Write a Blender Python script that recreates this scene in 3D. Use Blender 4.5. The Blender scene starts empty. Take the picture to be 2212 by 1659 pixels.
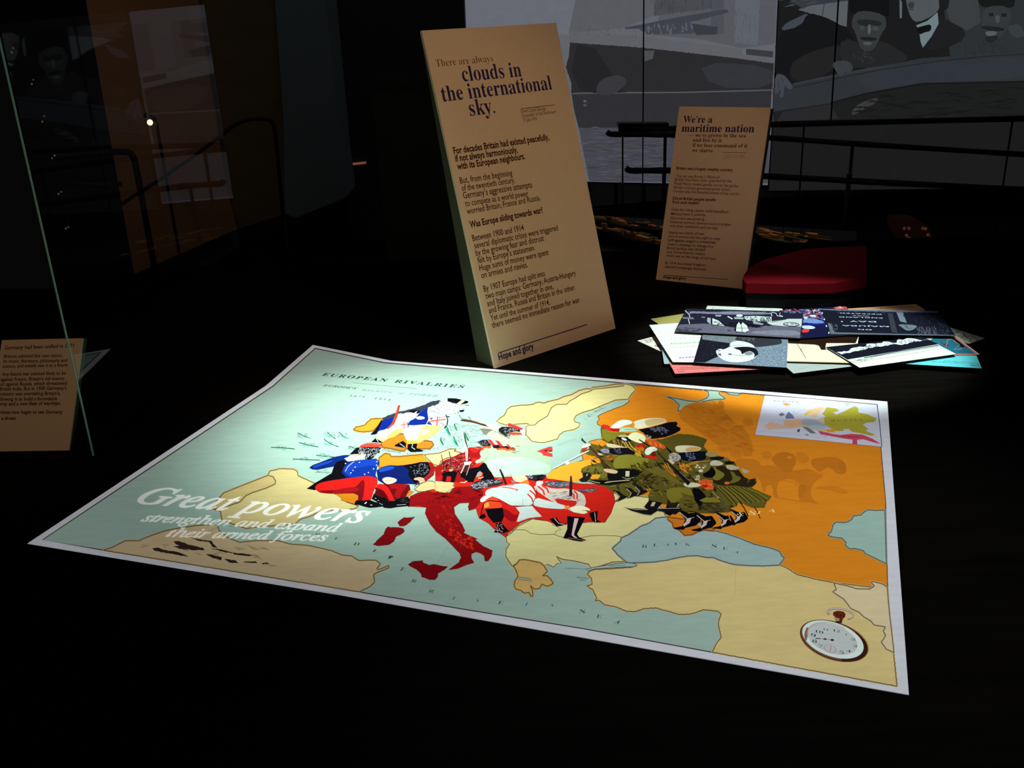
import bpy, math, random
from mathutils import Vector
from mathutils.geometry import tessellate_polygon
random.seed(7)

# ------------------------------------------------------------------ camera
SC = bpy.context.scene
COL = SC.collection
PITCH, ROLL = math.radians(21.5), math.radians(2.6)
FPX, CX, CY = 2050.0, 1106.0, 829.5
CAM = Vector((0, 0, 1.55))
TZ = 0.80                                    # height of the table top
FWD = Vector((0, math.cos(PITCH), -math.sin(PITCH)))
_r = Vector((1, 0, 0)); _u = _r.cross(FWD)
RGT = math.cos(ROLL) * _r - math.sin(ROLL) * _u
UPV = math.sin(ROLL) * _r + math.cos(ROLL) * _u
cam = bpy.data.cameras.new('camera'); cam.lens = FPX / 2212 * 36; cam.sensor_width = 36
cam.clip_start = 0.05; cam.clip_end = 60
camo = bpy.data.objects.new('camera', cam); COL.objects.link(camo)
from mathutils import Matrix
m3 = Matrix((RGT, UPV, -FWD)).transposed()
camo.matrix_world = Matrix.Translation(CAM) @ m3.to_4x4()
SC.camera = camo

def ray(x, y):
    return FWD + RGT * ((x - CX) / FPX) - UPV * ((y - CY) / FPX)
def on_plane(o, n):
    def f(x, y):
        d = ray(x, y); return CAM + d * ((o - CAM).dot(n) / d.dot(n))
    return f
def on_z(z): return on_plane(Vector((0, 0, z)), Vector((0, 0, 1)))
def on_y(y): return on_plane(Vector((0, y, 0)), Vector((0, -1, 0)))

# ------------------------------------------------------------------ light
SC.view_settings.view_transform = 'Standard'
SC.view_settings.look = 'None'
SC.view_settings.gamma = 1.0
SC.view_settings.exposure = 0.0
SC.view_settings.use_curve_mapping = False
w = bpy.data.worlds.new('dim_gallery'); SC.world = w; w.use_nodes = True
w.node_tree.nodes['Background'].inputs[0].default_value = (1.0, 0.97, 0.95, 1)
w.node_tree.nodes['Background'].inputs[1].default_value = 0.045

def lamp(name, kind, loc, target, power, color, **kw):
    l = bpy.data.lights.new(name, kind); l.energy = power; l.color = color
    for k, v in kw.items(): setattr(l, k, v)
    o = bpy.data.objects.new(name, l); COL.objects.link(o); o.location = loc
    o.rotation_euler = (Vector(target) - Vector(loc)).to_track_quat('-Z', 'Y').to_euler()
    return o
tab = on_z(TZ)
# overhead projector pool on the map, then an added lamp lifting its lower right
lamp('map_pool_lamp', 'SPOT', (-0.60, 1.98, 2.9), (-0.17, 1.69, TZ), 410.0, (0.86, 1.0, 0.93),
     spot_size=math.radians(25), spot_blend=1.0, shadow_soft_size=0.12)
lamp('map_pool_lamp', 'SPOT', (0.9, 2.5, 2.8), (0.42, 1.06, TZ), 98.0, (0.95, 0.98, 1.0),
     spot_size=math.radians(31), spot_blend=1.0, shadow_soft_size=0.12)
# card pool
_c = tab(1750, 742)
lamp('card_spotlight', 'SPOT', _c + Vector((0.05, -0.35, 1.9)), _c + Vector((-.05, -.04, 0)), 195.0, (0.88, 1.0, 0.96),
     spot_size=math.radians(24), spot_blend=0.35, shadow_soft_size=0.03)
# warm sign lamps
lamp('sign_spotlight', 'SPOT', (0.85, 0.75, 2.75), (0.0, 2.05, 1.14), 37.0, (1.0, 0.60, 0.36),
     spot_size=math.radians(36), spot_blend=0.8, shadow_soft_size=0.04)
lamp('maritime_spotlight', 'SPOT', (0.40, 1.7, 2.6), (0.52, 2.66, 1.12), 17.0, (1.0, 0.48, 0.28),
     spot_size=math.radians(25), spot_blend=0.9, shadow_soft_size=0.04)
lamp('showcase_spotlight', 'SPOT', (-1.0, 0.9, 2.4), (-0.95, 1.72, 0.99), 10.0, (1.0, 0.45, 0.20),
     spot_size=math.radians(31), spot_blend=1.0, shadow_soft_size=0.04)
lamp('partition_fill', 'SPOT', (-2.2, 4.4, 3.3), (-2.5, 5.6, 0.9), 6.0, (1.0, 0.72, 0.5),
     spot_size=math.radians(60), spot_blend=1.0, shadow_soft_size=0.05)  # added fill lamp so the brown boards stay visible
lamp('bench_spotlight', 'SPOT', (0.75, 3.4, 2.6), (0.80, 2.60, 0.86), 9.0, (1.0, 0.6, 0.6),
     spot_size=math.radians(22), spot_blend=1.0, shadow_soft_size=0.04)
lamp('deck_spotlight', 'SPOT', (1.1, 4.9, 2.9), (1.1, 4.6, 0.5), 34.0, (1.0, 0.55, 0.25),
     spot_size=math.radians(38), spot_blend=0.8, shadow_soft_size=0.03)

# ------------------------------------------------------------------ helpers
def lin(c):
    return tuple(((v / 255) / 12.92 if v <= 10 else (((v / 255) + 0.055) / 1.055) ** 2.4) for v in c)
def mat(name, color, rough=0.6, spec=0.3, metal=0.0, noise=None, emit=None):
    m = bpy.data.materials.new(name); m.use_nodes = True; nt = m.node_tree; b = nt.nodes['Principled BSDF']
    c = (*lin(color), 1)
    b.inputs['Base Color'].default_value = c; b.inputs['Roughness'].default_value = rough
    b.inputs['Specular IOR Level'].default_value = spec; b.inputs['Metallic'].default_value = metal
    if noise:
        sc, amt, stretch = noise
        tc = nt.nodes.new('ShaderNodeTexCoord'); mp = nt.nodes.new('ShaderNodeMapping'); mp.inputs['Scale'].default_value = stretch
        nz = nt.nodes.new('ShaderNodeTexNoise'); nz.inputs['Scale'].default_value = sc; nz.inputs['Detail'].default_value = 5
        mr = nt.nodes.new('ShaderNodeMapRange'); mr.inputs[3].default_value = 1 - amt; mr.inputs[4].default_value = 1 + amt
        mx = nt.nodes.new('ShaderNodeVectorMath'); mx.operation = 'SCALE'; mx.inputs[0].default_value = c[:3]
        nt.links.new(tc.outputs['Object'], mp.inputs[0]); nt.links.new(mp.outputs[0], nz.inputs[0])
        nt.links.new(nz.outputs[0], mr.inputs[0]); nt.links.new(mr.outputs[0], mx.inputs['Scale'])
        nt.links.new(mx.outputs[0], b.inputs['Base Color'])
    if emit:
        b.inputs['Emission Color'].default_value = (*lin(emit[0]), 1); b.inputs['Emission Strength'].default_value = emit[1]
    return m
def print_mat(name, emit=0.0, gloss=0.0, rough=0.5, diffuse=0.0, grain=0.05, gscale=40, stretch=(1, 1, 1)):
    """flat print: face colours from the mesh, faint paper grain"""
    m = bpy.data.materials.new(name); m.use_nodes = True; nt = m.node_tree; N = nt.nodes; L = nt.links
    N.remove(N['Principled BSDF']); out = N['Material Output']
    at = N.new('ShaderNodeAttribute'); at.attribute_name = 'ink'
    tc = N.new('ShaderNodeTexCoord'); mp = N.new('ShaderNodeMapping'); mp.inputs['Scale'].default_value = stretch
    nz = N.new('ShaderNodeTexNoise'); nz.inputs['Scale'].default_value = gscale; nz.inputs['Detail'].default_value = 6; nz.inputs['Roughness'].default_value = 0.7
    mr = N.new('ShaderNodeMapRange'); mr.inputs[1].default_value = 0.3; mr.inputs[2].default_value = 0.7
    mr.inputs[3].default_value = 1 - grain; mr.inputs[4].default_value = 1 + grain
    vm = N.new('ShaderNodeVectorMath'); vm.operation = 'SCALE'
    L.new(tc.outputs['Object'], mp.inputs[0]); L.new(mp.outputs[0], nz.inputs[0]); L.new(nz.outputs[0], mr.inputs[0])
    L.new(at.outputs['Color'], vm.inputs[0]); L.new(mr.outputs[0], vm.inputs['Scale'])
    sh = []
    if emit:
        e = N.new('ShaderNodeEmission'); e.inputs[1].default_value = emit; L.new(vm.outputs[0], e.inputs[0]); sh.append(e)
    if gloss:
        g = N.new('ShaderNodeBsdfGlossy'); g.inputs['Roughness'].default_value = rough; L.new(vm.outputs[0], g.inputs[0]); sh.append(g)
    if diffuse:
        d = N.new('ShaderNodeBsdfDiffuse'); L.new(vm.outputs[0], d.inputs[0]); sh.append(d)
    cur = sh[0].outputs[0]
    for s in sh[1:]:
        a = N.new('ShaderNodeAddShader'); L.new(cur, a.inputs[0]); L.new(s.outputs[0], a.inputs[1]); cur = a.outputs[0]
    L.new(cur, out.inputs[0])
    m.cycles.emission_sampling = 'NONE'
    return m
def mesh_obj(name, verts, faces, m, parent=None, smooth=False, cols=None):
    me = bpy.data.meshes.new(name); me.from_pydata([tuple(v) for v in verts], [], faces); me.update()
    if cols is not None:
        a = me.color_attributes.new('ink', 'FLOAT_COLOR', 'CORNER'); buf = []
        for p, c in zip(me.polygons, cols): buf += [c[0], c[1], c[2], 1.0] * p.loop_total
        a.data.foreach_set('color', buf)
    if smooth: me.polygons.foreach_set('use_smooth', [True] * len(me.polygons))
    me.materials.append(m)
    o = bpy.data.objects.new(name, me); COL.objects.link(o)
    if parent is not None:
        o.parent = parent; o.matrix_parent_inverse = Matrix.Identity(4) if parent.parent else Matrix.Translation(parent.location).inverted()
    return o
def thing(name, label, cat, loc, group=None):
    o = bpy.data.objects.new(name, None); COL.objects.link(o); o.location = loc; o.empty_display_size = 0.05
    o['label'] = label; o['category'] = cat
    if group: o['group'] = group
    return o
def tag(o, label, cat, group=None):
    o['label'] = label; o['category'] = cat
    if group: o['group'] = group
    return o
def prism(pts, vec):
    """closed solid: outline pts swept by vec"""
    n = len(pts); v = list(pts) + [p + vec for p in pts]
    tris = [tuple(t) for t in tessellate_polygon([[Vector(p) for p in pts]])]
    f = list(tris) + [tuple(i + n for i in reversed(t)) for t in tris]
    f += [(i, (i + 1) % n, (i + 1) % n + n, i + n) for i in range(n)]
    return v, f
def solid(name, pts, vec, m, parent=None, col=None):
    v, f = prism(pts, Vector(vec))
    return mesh_obj(name, v, f, m, parent, cols=[col] * len(f) if col else None)
def box(lo, hi):
    x0, y0, z0 = lo; x1, y1, z1 = hi
    v = [Vector(p) for p in ((x0,y0,z0),(x1,y0,z0),(x1,y1,z0),(x0,y1,z0),(x0,y0,z1),(x1,y0,z1),(x1,y1,z1),(x0,y1,z1))]
    f = [(0,3,2,1),(4,5,6,7),(0,1,5,4),(1,2,6,5),(2,3,7,6),(3,0,4,7)]
    return v, f
def boxo(name, lo, hi, m, parent=None): v, f = box(lo, hi); return mesh_obj(name, v, f, m, parent)
def tube(pts, r, seg=12, caps=True):
    pts = [Vector(p) for p in pts]; V = []; F = []; n = len(pts)
    rr = r if isinstance(r, (list, tuple)) else [r] * n
    up = Vector((0, 0, 1)) if abs((pts[1] - pts[0]).normalized().z) < 0.9 else Vector((1, 0, 0))
    for i, p in enumerate(pts):
        t = (pts[min(i + 1, n - 1)] - pts[max(i - 1, 0)]).normalized()
        a = t.cross(up).normalized(); b = t.cross(a).normalized(); up = b.cross(t) if abs(b.cross(t).length) > .5 else up
        for k in range(seg):
            an = 2 * math.pi * k / seg; V.append(p + (a * math.cos(an) + b * math.sin(an)) * rr[i])
    for i in range(n - 1):
        for k in range(seg):
            F.append((i * seg + k, i * seg + (k + 1) % seg, (i + 1) * seg + (k + 1) % seg, (i + 1) * seg + k))
    if caps: F.append(tuple(reversed(range(seg)))); F.append(tuple(range((n - 1) * seg, n * seg)))
    return V, F
def bend(pts, k=6, rad=0.08):
    """rounds the inner corners of a path"""
    out = [Vector(pts[0])]
    for i in range(1, len(pts) - 1):
        a, b, c = Vector(pts[i - 1]), Vector(pts[i]), Vector(pts[i + 1])
        ra = min(rad, (a - b).length * .45); rc = min(rad, (c - b).length * .45)
        p = b + (a - b).normalized() * ra; q = b + (c - b).normalized() * rc
        for j in range(k + 1):
            t = j / k; out.append((p * (1 - t) + b * t) * (1 - t) + (b * (1 - t) + q * t) * t)
    out.append(Vector(pts[-1])); return out
def ball(c, r, seg=12, rings=7, sq=1.0):
    V = []; F = []
    for i in range(rings + 1):
        th = math.pi * i / rings
        for k in range(seg):
            a = 2 * math.pi * k / seg; V.append(c + Vector((r * math.sin(th) * math.cos(a), r * math.sin(th) * math.sin(a), r * sq * math.cos(th))))
    for i in range(rings):
        for k in range(seg): F.append((i * seg + k, (i + 1) * seg + k, (i + 1) * seg + (k + 1) % seg, i * seg + (k + 1) % seg))
    return V, F

def pts(s):
    return [tuple(float(q) for q in a.split(',')) for a in s.split()] if isinstance(s, str) else [tuple(a) for a in s]
def style(s, st):
    if st == 'sans': return s
    o = ''
    for c in s:
        if c.isascii() and c.isalpha():
            U, l = {'serif': (0x1D400, 0x1D41A), 'italic': (0x1D434, 0x1D44E), 'bolditalic': (0x1D468, 0x1D482), 'boldsans': (0x1D5D4, 0x1D5EE)}[st]
            if st == 'italic' and c == 'h': o += '\u210e'
            else: o += chr((U + ord(c) - 65) if c.isupper() else (l + ord(c) - 97))
        elif c.isdigit() and st in ('serif', 'bolditalic'): o += chr(0x1D7CE + int(c))
        elif c.isdigit() and st == 'boldsans': o += chr(0x1D7EC + int(c))
        else: o += c
    return o
def text_mesh(s, st, off=0.0, spacing=1.0, res=2):
    c = bpy.data.curves.new('lettering', 'FONT'); c.body = style(s, st); c.offset = off; c.resolution_u = res; c.space_character = spacing
    o = bpy.data.objects.new('lettering', c); COL.objects.link(o)
    dg = bpy.context.evaluated_depsgraph_get(); dg.update()
    me = bpy.data.meshes.new_from_object(o.evaluated_get(dg))
    V = [v.co.copy() for v in me.vertices]; F = [tuple(p.vertices) for p in me.polygons]
    bpy.data.objects.remove(o); bpy.data.meshes.remove(me); bpy.data.curves.remove(c)
    return V, F

class Print:
    """flat printed areas laid on one plane, each a hair above the last"""
    def __init__(s, hit, n, step, mat):
        s.hit, s.n, s.step, s.mat = hit, Vector(n), step, mat; s.k = 1; s.split = False; s.kmax = 999; s.at(0, 0, 1); s.clear()
    def clear(s): s.V = []; s.F = []; s.C = []
    def at(s, ox, oy, sc): s.ox, s.oy, s.sc = ox, oy, sc
    def w(s, x, y): return s.hit(s.ox + x / s.sc, s.oy + y / s.sc)
    def add(s, P, F, c):
        b = len(s.V); off = s.n * (s.k * s.step); s.V += [p + off for p in P]
        s.F += [tuple(i + b for i in f) for f in F]; s.C += [lin(c)] * len(F)
    def rough(s, p, r):
        out = []; n = len(p)
        for i in range(n):
            a, b = p[i], p[(i + 1) % n]; d = math.hypot(b[0] - a[0], b[1] - a[1]); out.append(a)
            k = int(d / (r * 6))
            for j in range(1, k + 1):
                t = j / (k + 1); q = random.uniform(-r, r)
                out.append((a[0] + (b[0] - a[0]) * t - (b[1] - a[1]) / d * q, a[1] + (b[1] - a[1]) * t + (b[0] - a[0]) / d * q))
        return out
    def smooth(s, p):
        out = []; n = len(p)
        for i in range(n):
            a, b = p[i], p[(i + 1) % n]
            out.append((a[0] * .75 + b[0] * .25, a[1] * .75 + b[1] * .25)); out.append((a[0] * .25 + b[0] * .75, a[1] * .25 + b[1] * .75))
        return out
    def poly(s, p, c, edge=None, ew=2.0, rough=0, sm=0, halo=None):
        p = pts(p)
        for _ in range(sm): p = s.smooth(p)
        if rough: p = s.rough(p, rough)
        P = [s.w(*a) for a in p]
        T = tessellate_polygon([[Vector((a[0], a[1], 0)) for a in p]])
        s.add(P, [tuple(t) for t in T], c); s.k += 1
        if halo: 
            for wd, hc in halo: s.line(p + [p[0]], wd, hc)
        if edge: s.line(p + [p[0]], ew, edge)
    def line(s, p, wd, c):
        p = pts(p); n = len(p); P = []; F = []
        closed = n > 3 and p[0] == p[-1]
        for i, a in enumerate(p):
            u = p[i - 1] if i else (p[-2] if closed else a); v = p[i + 1] if i < n - 1 else (p[1] if closed else a)
            dx, dy = v[0] - u[0], v[1] - u[1]; d = math.hypot(dx, dy) or 1; h = wd / 2
            P += [s.w(a[0] - dy / d * h, a[1] + dx / d * h), s.w(a[0] + dy / d * h, a[1] - dx / d * h)]
        for i in range(n - 1): F.append((2 * i, 2 * i + 1, 2 * i + 3, 2 * i + 2))
        s.add(P, F, c); s.k += 1
    def ell(s, cx, cy, rx, ry, c, rot=0.0, n=28, a0=0, a1=360):
        r = math.radians(rot); p = []
        for i in range(n):
            t = math.radians(a0 + (a1 - a0) * i / n); x, y = rx * math.cos(t), ry * math.sin(t)
            p.append((cx + x * math.cos(r) - y * math.sin(r), cy + x * math.sin(r) + y * math.cos(r)))
        s.poly(p, c)
    def hatch(s, p, n, c, ln, wd, ang=0, spread=20):
        """short pen strokes inside an outline"""
        p = pts(p); xs = [a[0] for a in p]; ys = [a[1] for a in p]; P = []; F = []; k = 0; tries = 0
        def inside(x, y):
            r = False; j = len(p) - 1
            for i in range(len(p)):
                if (p[i][1] > y) != (p[j][1] > y) and x < (p[j][0] - p[i][0]) * (y - p[i][1]) / (p[j][1] - p[i][1]) + p[i][0]: r = not r
                j = i
            return r
        while k < n and tries < n * 20:
            tries += 1; x, y = random.uniform(min(xs), max(xs)), random.uniform(min(ys), max(ys))
            if not inside(x, y): continue
            a = math.radians(ang + random.uniform(-spread, spread)); l = ln * random.uniform(.5, 1.2) / 2; h = wd * random.uniform(.5, 1.1) / 2
            dx, dy = math.cos(a), math.sin(a); b = len(P); bow = random.uniform(-.25, .25) * l
            q = [(x - dx * l, y - dy * l), (x - dy * h + -dy * bow, y + dx * h + dx * bow), (x + dx * l, y + dy * l), (x + dy * h - dy * bow, y - dx * h + dx * bow)]
            P += [s.w(*t) for t in q]; F.append((b, b + 1, b + 2, b + 3)); k += 1
        if P: s.add(P, F, c); s.k += 1
    def text(s, t, A, B, c, st='sans', vy=1.0, off=0.0, spacing=1.0, shear=0.0):
        V, F = text_mesh(t, st, off, spacing)
        if not V: return
        x0 = min(v.x for v in V); x1 = max(v.x for v in V)
        a = s.w(*A); b = s.w(*B); ex = (b - a) / (x1 - x0); ey = s.n.cross(ex) * vy
        if s.split and s.V:
            k = s.V, s.F, s.C; s.clear()
        else: k = None
        s.add([a + ex * (v.x - x0 + shear * v.y) + ey * v.y for v in V], F, c); s.k += 1
        if s.split:
            if s.k > s.kmax: s.k = s.kmax
            s.build('lettering', mp_)
            if k: s.V, s.F, s.C = k
    def build(s, name, parent=None):
        o = mesh_obj(name, s.V, s.F, s.mat, parent, cols=s.C); s.clear(); return o
# ------------------------------------------------------------------ setting
M_table = mat('black_table_laminate', (16, 14, 12), 1.0, 0.0, noise=(5, .6, (1, 9, 1)))
M_dark = mat('matt_black_paint', (60, 62, 63), 0.8, 0.1)
M_black = mat('black_steel', (10, 10, 11), 0.45, 0.3)
M_floor = mat('dark_gallery_floor', (24, 24, 24), 0.7, 0.1, noise=(4, .3, (1, 1, 1)))
M_wallb = mat('charcoal_wall', (70, 74, 76), 0.85, 0.1)
def struct(o): o['kind'] = 'structure'; return o
struct(boxo('floor', (-5.5, -0.5, -0.1), (6.0, 7.8, 0.0), M_floor))
M_backw = mat('black_back_wall', (38, 38, 40), 0.85, 0.1)
struct(boxo('wall_back', (-5.5, 7.25, 0.0), (6.0, 7.45, 3.6), M_backw))
struct(boxo('wall_left', (-5.6, -0.5, 0.0), (-5.5, 7.45, 3.6), M_dark))
struct(boxo('wall_right', (6.0, -0.5, 0.0), (6.1, 7.45, 3.6), M_dark))
M_skirt = mat('grey_plinth_board', (120, 120, 120), 0.8, 0.1)
def wallpoly(name, p, Y, m, thick=0.1, parent=None, push=0.0):
    h = on_y(Y); return solid(name, [h(*a) for a in pts(p)], (0, thick, 0), m, parent)
sk = wallpoly('baseboard_back', '1180,388 1432,393 1700,412 2212,392 2212,400 1700,425 1432,432 1285,446 1180,452', 7.02, M_skirt, 0.1)
sk.name = 'baseboard_back'; struct(sk)
M_joint = mat('dark_joint', (8, 8, 8), 0.8, 0.1)
for x in (1273, 1331, 1391, 1740):
    h = on_y(7.0); a, b = h(x, 396), h(x + 1, 438)
    solid('joint', [h(x - 3, 390 if x < 1500 else 408), h(x + 3, 390 if x < 1500 else 408), h(x + 3, 446), h(x - 3, 446)], (0, .012, 0), M_joint, sk)

# the brown partition, the dark column and the black box wall on the left
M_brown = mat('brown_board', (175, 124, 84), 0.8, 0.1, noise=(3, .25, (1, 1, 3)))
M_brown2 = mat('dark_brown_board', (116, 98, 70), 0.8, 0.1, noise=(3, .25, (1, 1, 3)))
M_col = mat('grey_blue_plaster', (124, 138, 142), 0.8, 0.1)
M_teal = mat('dark_teal_cloth', (90, 132, 136), 0.9, 0.05, noise=(6, .7, (6, 6, .4)))
pt = thing('exhibition_partition', 'brown board partition on the left standing beyond the glass case', 'partition', (-2.6, 5.6, 0))
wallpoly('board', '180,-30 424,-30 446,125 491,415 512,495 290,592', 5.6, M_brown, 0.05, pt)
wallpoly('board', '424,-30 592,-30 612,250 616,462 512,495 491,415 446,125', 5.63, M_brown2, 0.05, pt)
cl = wallpoly('column', '592,-30 700,-30 735,330 748,426 640,470 616,462 612,250', 5.6, M_col, 0.4)
tag(cl, 'dark grey plastered column beside the brown partition', 'column')
bl = wallpoly('partition_wall', '702,-30 1000,-30 1004,60 1060,520 760,520 748,426 735,330', 6.6, M_dark, 0.3)
bl.name = 'black_partition'; tag(bl, 'black partition between the grey column and the ship screen', 'partition')
cb = thing('tall_cabinet', 'tall black cabinet standing behind the large tilted text panel', 'cabinet', (-0.4, 4.4, 0))
h = on_y(4.4); a = h(803, 190); b = h(1003, 185)
M_olive = mat('olive_black_paint', (58, 58, 34), 0.7, 0.1)
boxo('body', (a.x, 4.4, 0.0), (b.x, 4.9, a.z), M_olive, cb)
boxo('lid', (a.x - .015, 4.385, a.z), (b.x + .015, 4.92, a.z + .035), M_black, cb)
ls = on_y(6.575)
sl = solid('light_slot', [ls(741, 355), ls(790, 350), ls(790, 354), ls(741, 359)], (0, .03, 0), mat('dim_orange_light', (120, 70, 50), .5, .1, emit=((125, 75, 52), 0.8)))
tag(sl, 'thin dim orange light slot left of the tall cabinet', 'light')

# ------------------------------------------------------------------ table
def rect(p, z): hz = on_z(z); return [hz(*a) for a in p]
tb = thing('display_table', 'large black display table carrying the lit map', 'table', (0, 1.7, 0))
TX0, TX1, TY0, TY1 = -3.2, 2.6, 0.45, 3.05
boxo('table_top', (TX0, TY0, TZ - .04), (TX1, TY1, TZ), M_table, tb)
boxo('plinth', (TX0 + .12, TY0 + .12, 0), (TX1 - .12, TY1 - .12, TZ - .04), M_dark, tb)
hz = on_z(TZ)
M_groove = mat('table_seam', (2, 2, 2), .9, 0.0)
A, B, D = hz(202, 985), hz(540, 672), hz(-160, 992)
def strip(a, b, wd, th, name, m, par):
    d = (b - a).normalized(); n = Vector((-d.y, d.x, 0)) * wd / 2
    return solid(name, [a + n, a - n, b - n, b + n], (0, 0, th), m, par)
strip(A, B, .006, .0008, 'seam', M_groove, tb); strip(D, A, .006, .0008, 'seam', M_groove, tb)
# red bench beyond the table
M_red = mat('red_painted_board', (96, 8, 18), .8, .05)
hr = on_z(TZ + .072)
rb = [hr(*a) for a in pts('1604,602 1607,594 1614,584 1626,573 1650,562 1690,550 1740,538 1800,534 1872,531 1872,600 1800,612 1700,614 1612,612')]
bp = thing('red_stand', 'low red display stand with a rounded corner at the foot of the smaller text panel', 'stand', (0.9, 2.55, TZ))
solid('stand_top', rb, (0, 0, -.026), M_red, bp)
c0 = sum(rb, Vector()) / len(rb)
solid('base', [c0 + (p - c0) * .97 + Vector((0, 0, -.026)) for p in rb], (0, 0, -.045), M_joint, bp)  # base coloured black in place of shade on the stand's front
rl = mesh_obj('red_ledge', *tube([on_z(.45)(-60, 1388), on_z(.45)(132, 1400)], [.026, .012], 10), mat('dark_red_board', (60, 8, 4), .7, .1))
tag(rl, 'dark red ledge in the shadow below the table at lower left', 'ledge')
# ------------------------------------------------------------------ projection screens
M_scr = print_mat('projected_photograph', emit=1.0, grain=.05, gscale=14)
def screen(name, label, corners, Y, base):
    t = thing(name, label, 'screen', on_y(Y)(*corners[0]))
    fc = solid('backing', [on_y(Y)(*a) for a in corners], (0, .04, 0), M_dark, t)
    p = Print(on_y(Y), (0, -1, 0), 4e-4, M_scr); p.poly(corners, base); return fc, p
t1, p = screen('projection_screen', 'projection screen showing an old photograph of a ship hull', [(1002, -40), (1684, -40), (1672, 230), (1661, 400), (1240, 392), (1048, 392)], 7.0, (96, 98, 106))
p.at(1000, 0, 3.16)
p.poly('0,-60 780,-60 740,240 0,190', (102, 105, 114)); p.poly('780,-60 1300,-60 1350,90 1100,190 720,230', (88, 89, 95))
p.poly('-10,330 60,300 300,330 660,290 690,500 700,880 90,885', (42, 42, 46)); p.poly('-10,330 60,300 300,330 660,290 664,330 300,360 -10,350', (70, 72, 78))
p.poly('720,215 1250,250 1850,330 2125,380 2120,432 1800,392 1230,322 730,288', (92, 94, 100))
p.poly('1260,-30 2140,-30 2130,300 1900,330 1640,270 1300,240 1340,120', (84, 86, 92))
p.poly('1860,-30 2030,-30 2010,310 1850,290', (92, 97, 104)); p.poly('1700,-30 1780,-30 1780,230 1690,240', (74, 77, 84))
p.poly('1310,0 1700,0 1690,60 1400,95 1300,110', (72, 74, 80)); p.hatch('1310,0 1700,0 1690,60 1310,110', 40, (60, 62, 68), 60, 6, 85, 10)
p.poly('1100,188 1230,165 1450,120 1800,62 1812,85 1600,140 1500,160 1230,192 1110,200', (62, 64, 74))
p.poly('1200,190 1540,150 1640,205 1560,230 1240,235', (64, 67, 76)); p.hatch('1200,180 1640,150 1640,210 1240,240', 40, (92, 95, 100), 40, 12, 80, 30)
p.poly('1560,160 1740,185 1730,235 1590,240', (56, 58, 64))
p.hatch('740,180 1240,200 1240,260 740,240', 50, (78, 80, 88), 30, 6, 60, 60)
p.poly('730,290 1230,325 1800,390 2122,432 2110,612 1500,628 740,636 738,560 702,462 722,380', (42, 42, 45), rough=2)
p.poly('740,640 1500,632 2106,616 2098,760 2092,852 1500,862 790,876 760,760', (47, 46, 50))
p.poly('780,300 740,480 800,620 950,640 1100,625 1000,480 900,330', (36, 36, 38)); p.poly('900,620 940,540 1040,510 1110,530 1120,570 1050,630 950,660', (56, 56, 60), sm=1)
p.poly('1600,420 2118,450 2110,600 1700,600', (50, 52, 58), sm=1)
p.line('756,638 880,634', 9, (82, 84, 92)); p.line('1110,632 1500,630 2106,614', 9, (84, 84, 92))
p.poly('1235,345 1305,345 1295,400 1240,420', (74, 76, 78)); p.ell(832, 690, 12, 9, (82, 84, 90)); p.ell(832, 718, 12, 9, (76, 78, 82))
p.poly('790,874 1500,862 2096,852 2080,1250 860,1236', (68, 68, 76)); p.hatch('800,880 1400,880 1380,1230 880,1230', 150, (80, 80, 90), 120, 7, 0, 5)
p.hatch('800,880 1400,880 1380,1230 880,1230', 90, (56, 56, 62), 140, 6, 0, 5)
p.poly('1930,332 2116,350 2112,392 1930,372', (56, 58, 64)); p.poly('1900,330 1930,332 1930,375 1905,372', (98, 102, 106))
p.hatch('1850,60 2130,60 2120,300 1850,300', 40, (80, 86, 92), 60, 8, 88, 8)
p.build('projected_photograph', t1)
h = on_y(6.985)
for x in (1390,): solid('panel_joint', [h(x, -40), h(x + 2.5, -40), h(x - .5, 400), h(x - 3, 400)], (0, .01, 0), M_joint, t1)
t2, p = screen('projection_screen', 'projection screen showing an old photograph of men leaning from a boat', [(1685, -40), (2260, -40), (2260, 405), (1661, 412), (1673, 230)], 6.9, (27, 27, 28))
p.at(1600, 0, 3.3186)
p.poly('260,-60 770,-60 760,190 580,135 440,60', (52, 56, 60)); p.poly('410,70 500,40 770,5 758,192 640,160 580,135 480,90', (84, 90, 95)); p.line('600,20 580,140', 6, (50, 54, 58))
p.hatch('300,-20 600,-20 500,60 300,60', 14, (70, 76, 80), 120, 8, -12, 8)
p.poly('1440,-60 2100,-60 2100,400 1500,400', (44, 48, 50)); p.poly('1450,-10 1700,-10 1720,160 1620,220 1500,150', (58, 61, 63))
p.poly('280,215 330,160 420,120 480,90 560,200 520,260 400,250', (64, 68, 76), sm=1)
p.poly('246,232 430,190 480,90 600,120 700,170 790,230 840,350 720,420 500,400 340,500 360,600 250,610', (21, 22, 24), sm=1)
p.poly('340,470 470,380 650,330 720,320 700,470 560,560 380,590', (34, 34, 35), sm=1)
p.poly('230,630 600,548 900,490 1300,418 1700,390 2100,378 2100,600 1500,600 900,690 640,740 225,900', (46, 49, 54), rough=2)
p.poly('780,500 1300,440 2100,400 2100,560 1300,590 900,650', (47, 51, 58), sm=1)
p.line('380,628 700,560 1000,500 1400,440 1800,400 2100,385', 8, (34, 36, 40)); p.line('380,600 700,535 1000,480', 8, (56, 58, 62))
p.poly('640,740 900,672 1300,602 2100,585 2100,880 240,880 230,800', (29, 30, 30), sm=0); p.line('640,738 900,670 1300,600 2100,583', 12, (22, 23, 23))
p.poly('300,800 640,745 700,850 260,870', (40, 40, 42)); p.poly('790,800 850,735 985,695 975,735 900,770 800,830', (58, 58, 58), sm=1)
p.hatch('800,700 2000,620 2000,830 800,840', 60, (24, 24, 24), 180, 14, -4, 14)
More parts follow.
